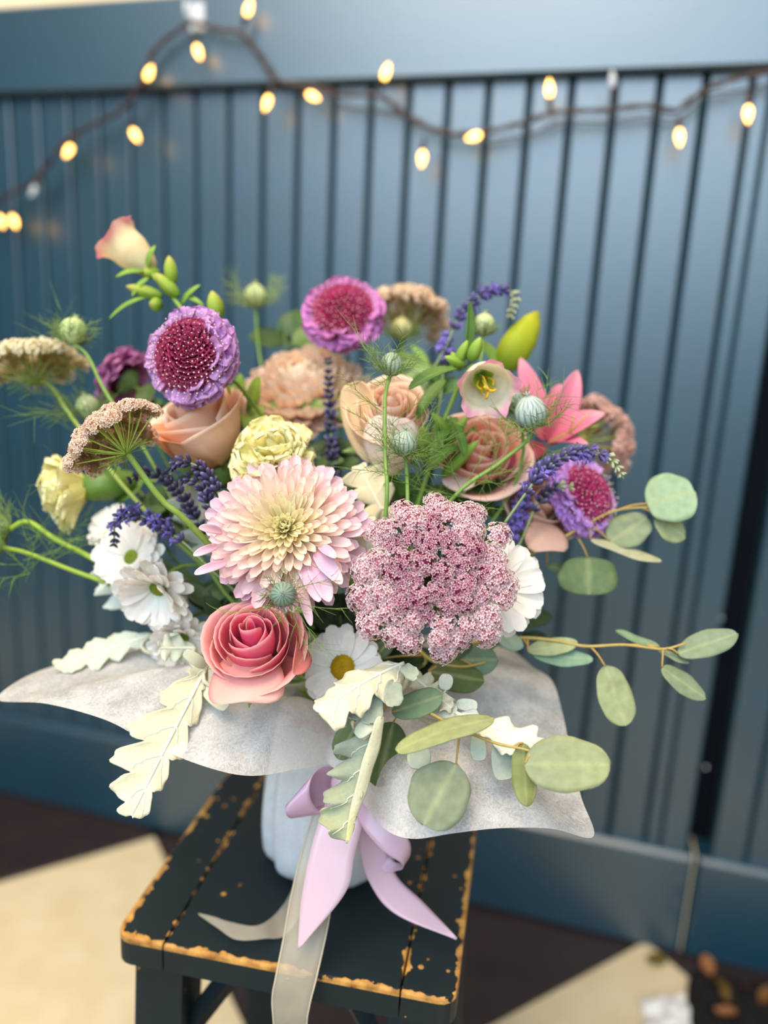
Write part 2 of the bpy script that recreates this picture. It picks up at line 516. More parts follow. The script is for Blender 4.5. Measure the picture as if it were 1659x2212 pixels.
Z_BASE_TOP, Z_RAIL, Z_CAP = 0.172, 1.253, 1.373
bk = MB(); bk.box((-2.58, 0.045, 0.0), (1.4, 0.12, 2.6))
wall = struct(add('wall_back', bk.mesh('wall_back', 'dark', False), None, WALLM))
wall['label'] = 'teal painted tongue and groove wall behind the bouquet'
PITCH = 0.0545
def plank(s0, s1, z0, z1):
    g = 0.0022
    b = MB(); q = 0.0035
    # flat face with a round-shouldered groove on both edges
    prof = [(s0, 0.012), (s0 + g, 0.0045), (s0 + g + q * 0.5, 0.0012), (s0 + g + q, 0.0), (s1 - g - q, 0.0), (s1 - g - q * 0.5, 0.0012), (s1 - g, 0.0045), (s1, 0.012)]
    V = []
    for z in (z0, z1):
        V += [(x, y, z) for x, y in prof] + [(s1, 0.03, z), (s0, 0.03, z)]
    k = len(prof) + 2
    F = [(j, (j + 1) % k, k + (j + 1) % k, k + j) for j in range(k)] + [tuple(range(k - 1, -1, -1)), tuple(range(k, 2 * k))]
    b.put(V, F, np.zeros(3))
    return b.mesh('plank', 'teal', False)
pm = plank(0, PITCH, Z_BASE_TOP - 0.01, Z_RAIL + 0.02)
for k in range(48):
    s = 0.143 - PITCH * (k + 1)
    add('plank', pm, wall, WALLM @ Matrix.Translation((s, 0, 0)))
wbox('bead_strip', 0.1435, 0.1635, Z_BASE_TOP - 0.01, Z_RAIL + 0.02, -0.001, 0.03, 'teal', wall, 0.003)
wbox('stile', 0.165, 0.2035, Z_BASE_TOP - 0.01, Z_RAIL + 0.02, -0.002, 0.03, 'teal', wall, 0.003)
wbox('top_rail', -2.6, 1.3, Z_RAIL, Z_CAP, -0.020, 0.04, 'teal', wall, 0.004)
wbox('base_rail', -2.6, 0.2135, 0.0, Z_BASE_TOP, -0.016, 0.04, 'teal', wall, 0.006)
wbox('base_end_strip', 0.2140, 0.2165, 0.0, Z_BASE_TOP, -0.006, 0.04, 'cream_wall', wall)
# the next panel, beyond the dark gap
bk2 = MB(); bk2.box((0.2395, 0.026, 0.02), (1.3, 0.044, Z_RAIL + 0.02))
wr = struct(add('wall_right', bk2.mesh('wall_right', 'teal', False), None, WALLM))
wr['label'] = 'teal panel beyond the dark upright gap'
wbox('stile', 0.2385, 0.285, Z_BASE_TOP - 0.01, Z_RAIL + 0.02, -0.002, 0.03, 'teal', wr, 0.003)
for k in range(18):
    add('plank', pm, wr, WALLM @ Matrix.Translation((0.286 + PITCH * k, 0, 0)))
wbox('base_rail', 0.2195, 1.3, 0.0, Z_BASE_TOP, -0.016, 0.04, 'teal', wr, 0.006)
cw = MB(); cw.box((-2.58, 0.0, Z_CAP), (1.4, 0.044, 2.6))
up = struct(add('wall_upper', cw.mesh('wall_upper', 'cream_wall', False), None, WALLM))
up['label'] = 'cream wall above the teal top rail'

fw = MB(); fw.box((-3.2, -2.75, 0.0), (3.2, -2.60, 1.25))  # added out of view: cuts low world light, darkens lower panel reflections
fwo = struct(add('wall_front_blocker', fw.mesh('wall_front_blocker', 'unseen_wall', False)))
fwo['label'] = 'unseen low wall added behind the camera to darken the reflections in the teal panels'

lw = MB(); lw.box((-2.75, -2.60, 0.0), (-2.60, 1.95, 2.6))  # added out of view: blocks world light coming from the left
lwo = struct(add('wall_left_blocker', lw.mesh('wall_left_blocker', 'unseen_wall', False)))
lwo['label'] = 'unseen dark wall added left of the picture to block the world light'

# nail heads and paint chips on the panels: small pale dots
def nail(px, py, off):
    c = onwall(px, py, off)
    b = MB(); b.lathe([(0.0, -0.0014), (0.0018, -0.001), (0.0026, 0.0)], lin((150, 160, 165)), 10)
    add('nail_head', b.mesh('nail_head', 'clear'), wall, frame(c, -WN))
for px, py, off in ((1570, 1000, 0.0), (1558, 1334, 0.002), (1525, 1657, 0.002), (1470, 1900, 0.016), (1462, 1950, 0.016), (1562, 87, 0.02)):
    nail(px, py, off + 0.0005)

# floor of large tiles, laid diagonally
fl = MB(); fl.box((-2.6, -2.6, -0.06), (3.2, 2.2, -0.006))
floor = struct(add('floor', fl.mesh('floor', 'dark', False)))
floor['label'] = 'diagonal chequered floor of cream and dark brown tiles'
TS = 0.61
ta = math.radians(32.0)
tm = (math.cos(ta), math.sin(ta)); tn = (-math.sin(ta), math.cos(ta))
def tile_mesh(mat):
    b = MB(); h = TS / 2 - 0.0012; e = 0.002
    V = []
    for z, i in ((-0.006, 0), (-e, 0), (0.0, e)):
        V += [(-h + i, -h + i, z), (h - i, -h + i, z), (h - i, h - i, z), (-h + i, h - i, z)]
    F = [(3, 2, 1, 0), (8, 9, 10, 11)]
    for k in (0, 4):
        for j in range(4):
            a, c = k + j, k + (j + 1) % 4
            F.append((a, c, c + 4, a + 4))
    b.put(V, F, np.zeros(3)); return b.mesh('floor_tile', mat, False)
tiles = (tile_mesh('tile_cream'), tile_mesh('tile_dark'))
for i in range(-4, 4):
    for j in range(-4, 3):
        m0 = -0.287 + TS * (i + 0.5); n0 = 0.645 + TS * (j + 0.5)
        c = (tm[0] * m0 + tn[0] * n0, tm[1] * m0 + tn[1] * n0)
        q = np.array([c[0], c[1], 0.0])
        if (WN @ q) > WC + 0.05 or abs(c[0]) > 2.1 or c[1] < -2.2: continue
        add('floor_tile', tiles[(i + j) % 2], floor, Matrix.Translation((c[0], c[1], 0)) @ Matrix.Rotation(ta, 4, 'Z'))

# dark flat slab at the foot of the panel with fallen petals
def floor_poly(pxs, z):
    return [onz(x, y, z) for x, y in pxs]
def slab(name, pts, z0, z1, mat):
    n = len(pts)
    V = [(p[0], p[1], z0) for p in pts] + [(p[0], p[1], z1) for p in pts]
    F = [tuple(range(n - 1, -1, -1)), tuple(range(n, 2 * n))] + [(j, (j + 1) % n, n + (j + 1) % n, n + j) for j in range(n)]
    return mesh(name, V, F, mat, smooth=False)
mp = floor_poly([(1482, 2300), (1484, 2130), (1490, 2105), (1508, 2096), (1530, 2097)], 0.004) + [wallpt(0.62, 0, 0.03), wallpt(0.72, 0, 0.33)]
ctr = np.mean(mp, axis=0)
mp.sort(key=lambda q: math.atan2(q[1] - ctr[1], q[0] - ctr[0]))
tag(add('dark_slab', slab('dark_slab', [np.array(q) for q in mp], 0.0002, 0.006, 'mat')), 'dark flat slab on the floor at the lower right against the panel', 'mat')
debris = [(1535, 2108, 20, (176, 116, 70)), (1580, 2140, 18, (110, 84, 30)), (1612, 2128, 15, (96, 62, 36)), (1543, 2178, 22, (190, 130, 84)), (1640, 2165, 20, (130, 88, 44)), (1575, 2165, 14, (120, 92, 40))]
where = ['nearest the base rail', 'ochre, beside the largest one', 'small and brown, furthest back on the right', 'largest and palest, near the frame bottom', 'at the right frame edge', 'smallest, in the middle of the scatter']
for i, (px, py, r, c) in enumerate(debris):
    p = onz(px, py, 0.0068)
    L = mpx(r * 2.2, 1.15)
    me = petal_mesh('dried_petal', L=L, W=L * 0.7, a=0.6, b=0.5, bend0=0.1, bend1=0.7, cup=0.3, stops=[(0, c), (1, c)], seed=i)
    o = add('dried_petal', me, None, Matrix.Translation(Vector(p)) @ Matrix.Rotation(i * 1.3, 4, 'Z'))
    tag(o, 'dried fallen petal on the dark slab, ' + where[i], 'petal', 'fallen petals on the mat')
for (px, py, lab, c, ln) in ((1437, 2064, 'yellowed leaf lying at the foot of the teal base rail', (120, 104, 30), 0.045),
                              (258, 1752, 'small curled tan leaf on the dark tile under the left paper edge', (120, 100, 70), 0.022)):
    p = onz(px, py, 0.0015)
    me = petal_mesh('fallen_leaf', mat='leaf', L=ln, W=ln * 0.55, a=0.6, b=0.6, bend0=0.05, bend1=0.4, cup=0.2, stops=[(0, c), (1, c)])
    tag(add('fallen_leaf', me, None, Matrix.Translation(Vector(p)) @ Matrix.Rotation(2.2, 4, 'Z')), lab, 'leaf')
# crumpled white scrap
rs = random.Random(3)
G = np.zeros((9, 7, 3)); p0, p1, p2 = onz(1385, 2160, 0.002), onz(1480, 2158, 0.002), onz(1395, 2262, 0.002)
for i in range(9):
    for j in range(7):
        q = p0 + (p1 - p0) * (j / 6) + (p2 - p0) * (i / 8)
        G[i, j] = q + np.array([rs.uniform(-.002, .002), rs.uniform(-.002, .002), rs.uniform(0.001, 0.010)])
V, F, C = sheet(G, np.ones((9, 7, 3)), 0.0006)
tag(add('paper_scrap', mesh('paper_scrap', V, F, 'paper_scrap', C, False)), 'crumpled white plastic scrap on the cream floor tile', 'scrap')

# ------------------------------------------------------------------ stool
SC = np.array([-0.030, 0.582]); SROT = math.radians(-10.0)
stool = thing('stool', 'black painted wooden stool with worn edges under the vase', 'stool', (SC[0], SC[1], 0.0), None, SROT)
SM = WORLD[stool.name] @ Matrix.Translation((0, 0, SEAT_Z))
HW, HD, TH, CR = 0.1205, 0.150, 0.022, 0.012
def prism(outline, z0, z1, bev, mat, name):
    o = np.array(outline); n = len(o); c = o.mean(0)
    def inset(k):
        d = o - c; l = np.linalg.norm(d, axis=1, keepdims=True); return o - d / l * k
    lay = [(o, z0), (o, z1 - bev), (inset(bev * 0.3), z1 - bev * 0.3), (inset(bev * 1.2), z1)]
    V = np.vstack([np.column_stack([q, np.full(n, z)]) for q, z in lay])
    F = gridF(4, n, 0, True) + [tuple(range(n - 1, -1, -1)), tuple(range(3 * n, 4 * n))]
    return mesh(name, V, F, mat, smooth=False)
def arc(cx, cy, r, a0, a1, k=5):
    return [(cx + r * math.cos(a), cy + r * math.sin(a)) for a in np.linspace(a0, a1, k)]
XS = 0.0835
add('seat_board', prism([(-XS + .0006, -HD), (XS - .0006, -HD), (XS - .0006, HD), (-XS + .0006, HD)], -TH, 0, 0.0016, 'stool', 'seat_board'), stool, SM)
R_ = [(XS + .0006, -HD)] + arc(HW - CR, -HD + CR, CR, -math.pi / 2, 0) + arc(HW - CR, HD - CR, CR, 0, math.pi / 2) + [(XS + .0006, HD)]
add('seat_edge_board', prism(R_, -TH, 0, 0.0016, 'stool', 'seat_edge_board'), stool, SM)
add('seat_edge_board', prism([(-x, y) for x, y in reversed(R_)], -TH, 0, 0.0016, 'stool', 'seat_edge_board'), stool, SM)
def sbox(name, lo, hi):
    b = MB(); b.box(lo, hi); return add(name, b.mesh(name, 'stool', False), stool, SM)
LW = 0.036
for sx in (-1, 1):
    for sy in (-1, 1):
        b = MB(); x0, y0 = sx * (HW - 0.010 - LW / 2), sy * (HD - 0.012 - LW / 2)
        V = []
        for z, ox, oy in ((-SEAT_Z, sx * 0.012, sy * 0.016), (-TH, 0, 0)):
            V += [(x0 + ox - LW / 2, y0 + oy - LW / 2, z), (x0 + ox + LW / 2, y0 + oy - LW / 2, z), (x0 + ox + LW / 2, y0 + oy + LW / 2, z), (x0 + ox - LW / 2, y0 + oy + LW / 2, z)]
        b.put(V, [(3, 2, 1, 0), (4, 5, 6, 7), (0, 1, 5, 4), (1, 2, 6, 5), (2, 3, 7, 6), (3, 0, 4, 7)], np.zeros(3))
        add('leg', b.mesh('leg', 'stool', False), stool, SM)
xi, yi = HW - 0.010 - LW, HD - 0.012 - LW
for sy in (-1, 1):
    y = sy * (HD - 0.085)
    sbox('apron', (-xi - .02, y - 0.008, -TH - 0.022), (xi + .02, y + 0.008, -TH))
for sx in (-1, 1):
    x = sx * (HW - 0.026)
    sbox('apron', (x - 0.008, -yi, -TH - 0.030), (x + 0.008, yi, -TH))
for sx in (-1, 1):
    b = MB(); b.tube([(sx * (xi + 0.004), -HD + 0.03, -0.100), (sx * (xi - .042), -HD + 0.034, -TH - 0.001)], 0.0085, np.zeros(3), 4)
    add('brace', b.mesh('brace', 'stool', False), stool, SM)

# ------------------------------------------------------------------ string of lights on the wall
lights = thing('string_lights', 'brown corded string of small warm white bulbs hung along the wall', 'string lights', onwall(430, 60, 0.03))
OFF = 0.040
path = [(-420, 560), (-300, 470), (-200, 520), (-120, 500), (-40, 455), (10, 425), (75, 388), (150, 300), (210, 265), (262, 238), (298, 190), (335, 108), (400, 55), (425, 48), (470, 62), (522, 72), (560, 120), (600, 172), (680, 188), (740, 204), (820, 208), (880, 250), (960, 285), (1040, 285), (1130, 265), (1200, 242), (1300, 238), (1400, 228), (1460, 238), (1520, 195), (1580, 172), (1659, 155), (1760, 140)]
cp = catmull([onwall(x, y, OFF) for x, y in path], 420)
b = MB()
for ph in (0, math.pi):
    off = []
    for i, q in enumerate(cp):
        a = i * 0.42 + ph
        off.append(q + (WT * math.cos(a) + np.array([0, 0, 1]) * math.sin(a) * 0.7 + WN * math.sin(a) * 0.7) * 0.0026)
    b.tube(off, 0.0024, np.zeros(3), 5)
add('cord', b.mesh('cord', 'cord'), lights)
path2 = [(690, 196), (745, 228), (830, 240), (900, 262), (965, 290), (1050, 300), (1150, 288), (1210, 262), (1310, 262), (1400, 248), (1465, 255), (1530, 205), (1600, 196), (1680, 176)]
b = MB(); b.tube(catmull([onwall(x, y, 0.012) for x, y in path2], 160), 0.0013, np.zeros(3), 5)
add('return_wire', b.mesh('return_wire', 'cord'), lights)
bulb_mb = MB(); bulb_mb.lathe([(0.0025, 0.0), (0.0042, 0.003), (0.0050, 0.007), (0.0044, 0.012), (0.0024, 0.017), (0.0006, 0.020)], np.zeros(3), 10)
bulb_lit = bulb_mb.mesh('bulb', 'bulb'); bulb_off = bulb_mb.mesh('bulb', 'clear')
sock_mb = MB(); sock_mb.lathe([(0.0005, -0.012), (0.0028, -0.010), (0.0034, 0.0), (0.0036, 0.004), (0.0005, 0.004)], np.zeros(3), 8)
sock = sock_mb.mesh('socket', 'cord')
BULBS = [((8, 425), (30, 478), 1), ((-14, 440), (2, 478), 1), ((90, 378), (72, 412), 0), ((166, 296), (148, 326), 1), ((264, 240), (292, 292), 1),
         ((305, 200), (322, 158), 1), ((412, 60), (428, 112), 1), ((522, 66), (537, 18), 1), ((592, 178), (577, 222), 1), ((640, 190), (676, 208), 1),
         ((818, 206), (834, 156), 1), ((918, 280), (912, 342), 1), ((1058, 284), (1024, 295), 1), ((1188, 242), (1187, 192), 1), ((1324, 236), (1323, 172), 0),
         ((1466, 240), (1468, 296), 1), ((1618, 178), (1616, 246), 1)]
for s, q, lit in BULBS:
    A = onwall(*s, OFF); B = onwall(*q, OFF + 0.004)
    d = _n(B - A)
    so = add('socket', sock, lights, frame(B - d * 0.013, d))
    add('bulb', bulb_lit if lit else bulb_off, so, frame(B - d * 0.009, d), None if lit else 'clear unlit bulb')
# clear adhesive hook
b = MB(); b.box((-0.011, -0.004, -0.018), (0.011, 0.0, 0.018)); b.tube(catmull([(0, -0.004, -0.006), (0, -0.026, -0.010), (0, -0.034, 0.0), (0, -0.032, 0.008)], 10), 0.0035, np.zeros(3), 6)
hk = onwall(428, 38, 0.0205)
add_h = add('wall_hook', b.mesh('wall_hook', 'clear', False), None, Matrix.Translation(Vector(hk)) @ WALLM.to_3x3().to_4x4())
tag(add_h, 'clear plastic adhesive hook holding the light string on the top rail', 'hook')

# ================================================================== flower builders
def tilt_place(C, n, spin, az, tilt, r=0.0, z=0.0, roll=0.0):
    """Petal matrix: starts at distance r from the head axis, leaning out by tilt (0 = along axis)."""
    H = frame(C, n, spin)
    return H @ Matrix.Rotation(az, 4, 'Z') @ Matrix.Translation((0, r, z)) @ Matrix.Rotation(math.pi / 2 - tilt, 4, 'X') @ Matrix.Rotation(roll, 4, 'Y')

def chrysanthemum(root, C, n, R, N, stops_in, stops_out, incurve=0.5, width=0.22, tmax=1.75, t0=0.12, seed=1, edge=(250, 236, 226), minlen=0.30, skip=None, texp=.6, wi=.42, c0=.35):
    rnd = random.Random(seed)
    NB = 10; ms = []
    for i in range(NB):
        t = i / (NB - 1)
        st = [(a[0], tuple(np.array(a[1]) * (1 - t) + np.array(b_[1]) * t)) for a, b_ in zip(stops_in, stops_out)]
        for k in range(2):
            L = R * (minlen + (1.0 - minlen) * t ** 0.8)
            ms.append(petal_mesh('petal', L=L, W=R * width * (wi + (1.1 - wi) * t), a=0.6, b=0.22, bend0=-0.05 - 0.25 * t, bend1=incurve * (c0 + (.75 - c0) * t ** .6) + k * 0.15, bp=1.6,
                                 cup=0.9 - 0.35 * t, nu=5, nv=8, stops=st, edge=edge, edgeamt=0.28, seed=i * 2 + k, basew=0.3, ruf=R * 0.004))
    for j in range(N):
        t = (j / (N - 1))
        az = j * GOLD + rnd.uniform(-.1, .1)
        if skip and skip(az % (2 * math.pi), t): continue
        tl = t0 + (tmax - t0) * t ** texp + rnd.uniform(-.07, .07)
        m = ms[min(NB - 1, int(t * NB)) * 2 + rnd.randrange(2)]
        add('petal', m, root, tilt_place(C, n, 0, az, tl, r=R * 0.10 * t ** 0.5, z=-R * 0.10 * t, roll=rnd.uniform(-.25, .25)) @ Matrix.Scale(rnd.uniform(0.92, 1.06), 4))

def daisy(root, C, n, R, N=20, disc=(206, 178, 30), disc2=(170, 150, 20), layers=2, seed=0, tilt=1.45, col=(246, 240, 232), basecol=(236, 236, 210), rdisc=0.27):
    rnd = random.Random(seed)
    ms = [petal_mesh('petal', L=R * 0.85, W=R * 0.34, a=0.6, b=0.30, bend0=0.1, bend1=-0.5 + 0.25 * k, cup=0.25, nu=5, nv=7, ruf=R * 0.012, rfreq=2,
                     stops=[(0, basecol), (0.3, col), (1, col)], seed=seed * 7 + k) for k in range(3)]
    for l in range(layers):
        for j in range(N):
            az = (j + 0.5 * l) * 2 * math.pi / N + rnd.uniform(-.06, .06)
            add('petal', ms[rnd.randrange(3)], root, tilt_place(C, n, 0, az, tilt - 0.17 * l + rnd.uniform(-.1, .1), r=R * 0.14, z=-R * 0.02 + R * .05 * l, roll=rnd.uniform(-.15, .15)) @ Matrix.Scale(rnd.uniform(.92, 1.05) * (1 - .06 * l), 4))
    b = MB(); rd = R * rdisc
    b.lathe([(rd * 0.9, -rd * .2), (rd, 0), (rd * .9, rd * .3), (rd * .6, rd * .5), (rd * .25, rd * .55), (0.0001, rd * .5)], lin(disc2), 14)
    for j in range(110):
        t = math.sqrt((j + .5) / 110); a = j * GOLD
        z = rd * (.52 - .5 * t * t)
        b.lathe([(rd * .085, 0), (rd * .07, rd * .10), (0.0001, rd * .15)], ramp([(0, disc2), (1, disc)], np.array([0, .7, 1])), 5, M=Matrix.Translation((rd * t * math.cos(a), rd * t * math.sin(a), z)))
    add('disc', b.mesh('disc', 'petal'), root, frame(np.array(C) + np.array(_n(n)) * R * .05, n))
    g = MB(); g.lathe([(R * .02, -R * .22), (R * .16, -R * .18), (R * .24, -R * .04), (R * .05, -R * .02)], lin((96, 128, 60)), 12)
    add('calyx', g.mesh('calyx', 'leaf'), root, frame(C, n))

def ruffle_ball(root, C, n, R, N, stops, t0, t1, length, width, seed, ruf=0.10, notch=0.05, r_in=0.0, zoff=0.0, nvar=5, bend=(-0.1, -0.5), cup=.3, nu=9):
    rnd = random.Random(seed)
    ms = [petal_mesh('petal', L=length, W=width, a=0.75, b=0.16, bend0=bend[0], bend1=bend[1] + 0.25 * k - .4, cup=cup, ruf=length * ruf, rfreq=2.2 + .3 * k, tipnotch=length * notch,
                     nu=nu, nv=7, stops=stops, seed=seed * 11 + k, edge=stops[-1][1], edgeamt=.4) for k in range(nvar)]
    for j in range(N):
        t = (j + .5) / N
        tl = t0 + (t1 - t0) * t ** .8 + rnd.uniform(-.12, .12)
        add('petal', ms[rnd.randrange(nvar)], root, tilt_place(C, n, 0, j * GOLD + rnd.uniform(-.2, .2), tl, r=r_in * (0.9 + .1 * t), z=zoff, roll=rnd.uniform(-.5, .5)) @ Matrix.Scale(rnd.uniform(.85, 1.12), 4))

def scabiosa(root, C, n, R, core, corecols, petstops, seed, Npet=85, corez=0.0, pins=True, plen=.62, t0=1.0, t1=1.9):
    """Pincushion head: domed core of small funnels with pale pins, ruffled ring around it."""
    rnd = random.Random(seed)
    H = frame(C, n); rc = R * core
    b = MB()
    b.lathe([(rc * .75, -rc * .55), (rc * .95, -rc * .2), (rc * .93, .05 * rc), (rc * .78, rc * .35), (rc * .5, rc * .56), (rc * .2, rc * .64), (0.0001, rc * .65)], lin(np.array(corecols[0]) * .75), 20)
    Nf = 430
    pb = MB()
    for j in range(Nf):
        t = (j + .5) / Nf; th = math.acos(1 - t * 1.22); a = j * GOLD
        dn = np.array([math.sin(th) * math.cos(a), math.sin(th) * math.sin(a), math.cos(th)])
        p = np.array([dn[0] * rc * .96, dn[1] * rc * .96, dn[2] * rc * .66])
        fr = frame(p, dn + np.array([rnd.uniform(-.15, .15), rnd.uniform(-.15, .15), .1]))
        s = rc * (.056 + .026 * t) * rnd.uniform(.85, 1.2)
        cols = ramp([(0, corecols[0]), (.6, corecols[1]), (1, corecols[2])], np.array([0, .6, .8 + .2 * t]))
        b.lathe([(s * .4, 0), (s * .6, s * 1.6), (s * 1.25, s * 2.5)], cols, 5, M=fr, rfun=lambda aa: 1 + .25 * np.cos(aa * 2.5))
        if pins and rnd.random() < .75:
            q0 = p; q1 = p + (dn + np.array([rnd.uniform(-.1, .1)] * 3)) * s * rnd.uniform(4.2, 5.6)
            pb.tube([q0, q1], s * .07, lin((190, 120, 140)), 3, False)
            pb.lathe([(0.00001, -s * .3), (s * .40, 0), (0.00001, s * .3)], lin((255, 234, 228)), 5, M=frame(q1, dn))
    o = add('pincushion', b.mesh('pincushion', 'petal'), root, H); o['kind'] = 'stuff'
    if pins:
        o = add('pins', pb.mesh('pins', 'petal'), root, H); o['kind'] = 'stuff'
    ruffle_ball(root, C, n, R, Npet, petstops, t0, t1, R * plen, R * plen * .85, seed, ruf=.07, notch=.02, r_in=rc * .70, zoff=-rc * .05)
    g = MB(); g.lathe([(R * .04, -R * .6), (R * .35, -R * .42), (rc * .8, -R * .3), (rc * .8, -R * .1)], lin((96, 120, 62)), 12)
    add('calyx', g.mesh('calyx', 'leaf'), root, H)

def rose_petal(rk, hk, wdeg, flare, curl, stops, edge, seed, nu=13, nv=11, pinch=0.0, tipw=1.0):
    rnd = random.Random(seed)
    u = np.linspace(-1, 1, nu); v = np.linspace(0, 1, nv); U, V = np.meshgrid(u, v)
    ve = V * (1 - .22 * np.abs(U) ** 3) * (1 - .0 * U)
    wv = wdeg * (.45 + .55 * np.sin(np.minimum(ve * 1.25, 1) * math.pi / 2) ** .8)
    th = np.radians(wv) / 2 * U
    rad = rk * (.18 + .82 * np.sin(np.minimum(ve * 1.45, 1) * math.pi / 2) ** .85)
    rad = rad * (1 + .10 * U) - rk * pinch * np.maximum(0, ve - .55) ** 1.5
    rad = rad + flare * rk * np.maximum(0, ve - .5) ** 2 * 4
    p = rnd.uniform(0, 6.28)
    rad = rad + rk * .05 * ve ** 2 * np.sin(3 * U + p)
    z = hk * (ve - curl * np.maximum(0, ve - .55) ** 2 * 4) + hk * .03 * np.sin(4 * U + p) * ve ** 3
    # a slight pointed lip
    z = z + hk * .02 * np.exp(-(U / .25) ** 2) * ve ** 4
    G = np.stack([np.sin(th) * rad, np.cos(th) * rad, z], -1)
    C = ramp(stops, V.ravel()).reshape(nv, nu, 3)
    k = (np.clip(V - .86, 0, 1) / .14)[..., None] * .5 + (np.abs(U) ** 6)[..., None] * .3
    C = C * (1 - k) + lin(edge) * k
    return G, C

def rose(root, C, n, R, H, inner, outer, edge, N=15, openness=1.0, seed=0, spin=0.0, guards=(), sepal=True, wide=150, heart=.12, drop=.10, pw=1.05):
    rnd = random.Random(seed)
    HM = frame(C, n, spin)
    for k in range(N):
        t = k / (N - 1)
        rk = R * (heart + (.90 - heart) * t ** pw); hk = H * (1.0 - drop * t + .05 * math.sin(k * 2.1))
        st = [(s0[0], tuple(np.array(s0[1]) * (1 - t) + np.array(s1[1]) * t)) for s0, s1 in zip(inner, outer)]
        fl = max(0, (t - .30)) * .55 * openness; cu = max(0, t - .5) * .45 * openness
        G, Cc = rose_petal(rk, hk, 250 - (250 - wide) * t, fl, cu, st, edge, seed * 31 + k, pinch=.8 * max(0, .45 - t))
        V, F, CC = sheet(G, Cc, 0.00035)
        add('petal', mesh('petal', V, F, 'petal', CC), root, HM @ Matrix.Rotation(k * 2.4 + rnd.uniform(-.2, .2), 4, 'Z'))
    for (az, rk, hk, wd, fl, cu, sc) in guards:
        G, Cc = rose_petal(R * rk, H * hk, wd, fl, cu, outer, edge, seed * 17 + int(az * 10))
        V, F, CC = sheet(G, Cc, 0.0004)
        add('petal', mesh('petal', V, F, 'petal', CC), root, HM @ Matrix.Rotation(az, 4, 'Z'))
    if sepal:
        g = MB(); g.lathe([(R * .06, -H * .30), (R * .22, -H * .22), (R * .26, -H * .06), (R * .2, H * .02)], lin((104, 134, 62)), 12)
        add('calyx', g.mesh('calyx', 'leaf'), root, HM)
        sm = petal_mesh('sepal', mat='leaf', L=R * .95, W=R * .3, a=.4, b=.9, bend0=.2, bend1=-1.1, cup=.2, stops=[(0, (96, 130, 58)), (1, (120, 150, 70))])
        for j in range(5):
            add('sepal', sm, root, HM @ Matrix.Rotation(j * 1.2566, 4, 'Z') @ Matrix.Translation((0, R * .18, -H * .04)) @ Matrix.Rotation(.5, 4, 'X'))

def umbellet_mesh(r, nf, petcols, stalkcol, seed, fsize, spread=1.0):
    rnd = random.Random(seed); b = MB()
    b.lathe([(r * .12, -r * .7), (r * .62, -r * .28), (r * .72, r * .02), (r * .5, r * .3), (r * .2, r * .42), (.00001, r * .44)], lin(petcols[0]), 9)
    for j in range(nf):
        t = math.sqrt((j + .5) / nf); a = j * GOLD + rnd.uniform(-.3, .3)
        th = t * 1.2 * spread
        dn = np.array([math.sin(th) * math.cos(a), math.sin(th) * math.sin(a), math.cos(th)])
        p = np.array([dn[0] * r * 1.12, dn[1] * r * 1.12, dn[2] * r * .8 - r * .25]) * rnd.uniform(.9, 1.08)
        base = np.array([0, 0, -r * .75])
        b.tube([base, base * .4 + p * .6 + np.array([0, 0, r * .04]), p], r * .018, ramp([(0, stalkcol), (1, petcols[0])], np.array([0, .6, 1.])), 3, False)
        fr = frame(p, dn + np.array([rnd.uniform(-.35, .35), rnd.uniform(-.35, .35), 0]), rnd.uniform(0, 6))
        V = [(0, 0, -fsize * .1)]; F = []; cc = [lin(petcols[0])]
        pale = rnd.random()
        col = lin(np.array(petcols[1]) * (1 - pale) + np.array(petcols[2]) * pale)
        mid = .55 * col + .45 * lin(petcols[0])
        for k in range(5):
            q = k * 1.2566
            s = fsize * rnd.uniform(.75, 1.25)
            ca, sa = math.cos(q), math.sin(q)
            i0 = len(V)
            V += [(ca * s * .6 - sa * s * .34, sa * s * .6 + ca * s * .34, s * .2), (ca * s * 1.05, sa * s * 1.05, s * .08), (ca * s * .6 + sa * s * .34, sa * s * .6 - ca * s * .34, s * .2)]
            F += [(0, i0 + 2, i0 + 1, i0)]; cc += [mid * .5 + col * .5, col, mid * .5 + col * .5]
        b.put(xf(fr, V), F, np.array(cc))
    return b.mesh('umbellet', 'petal', False)

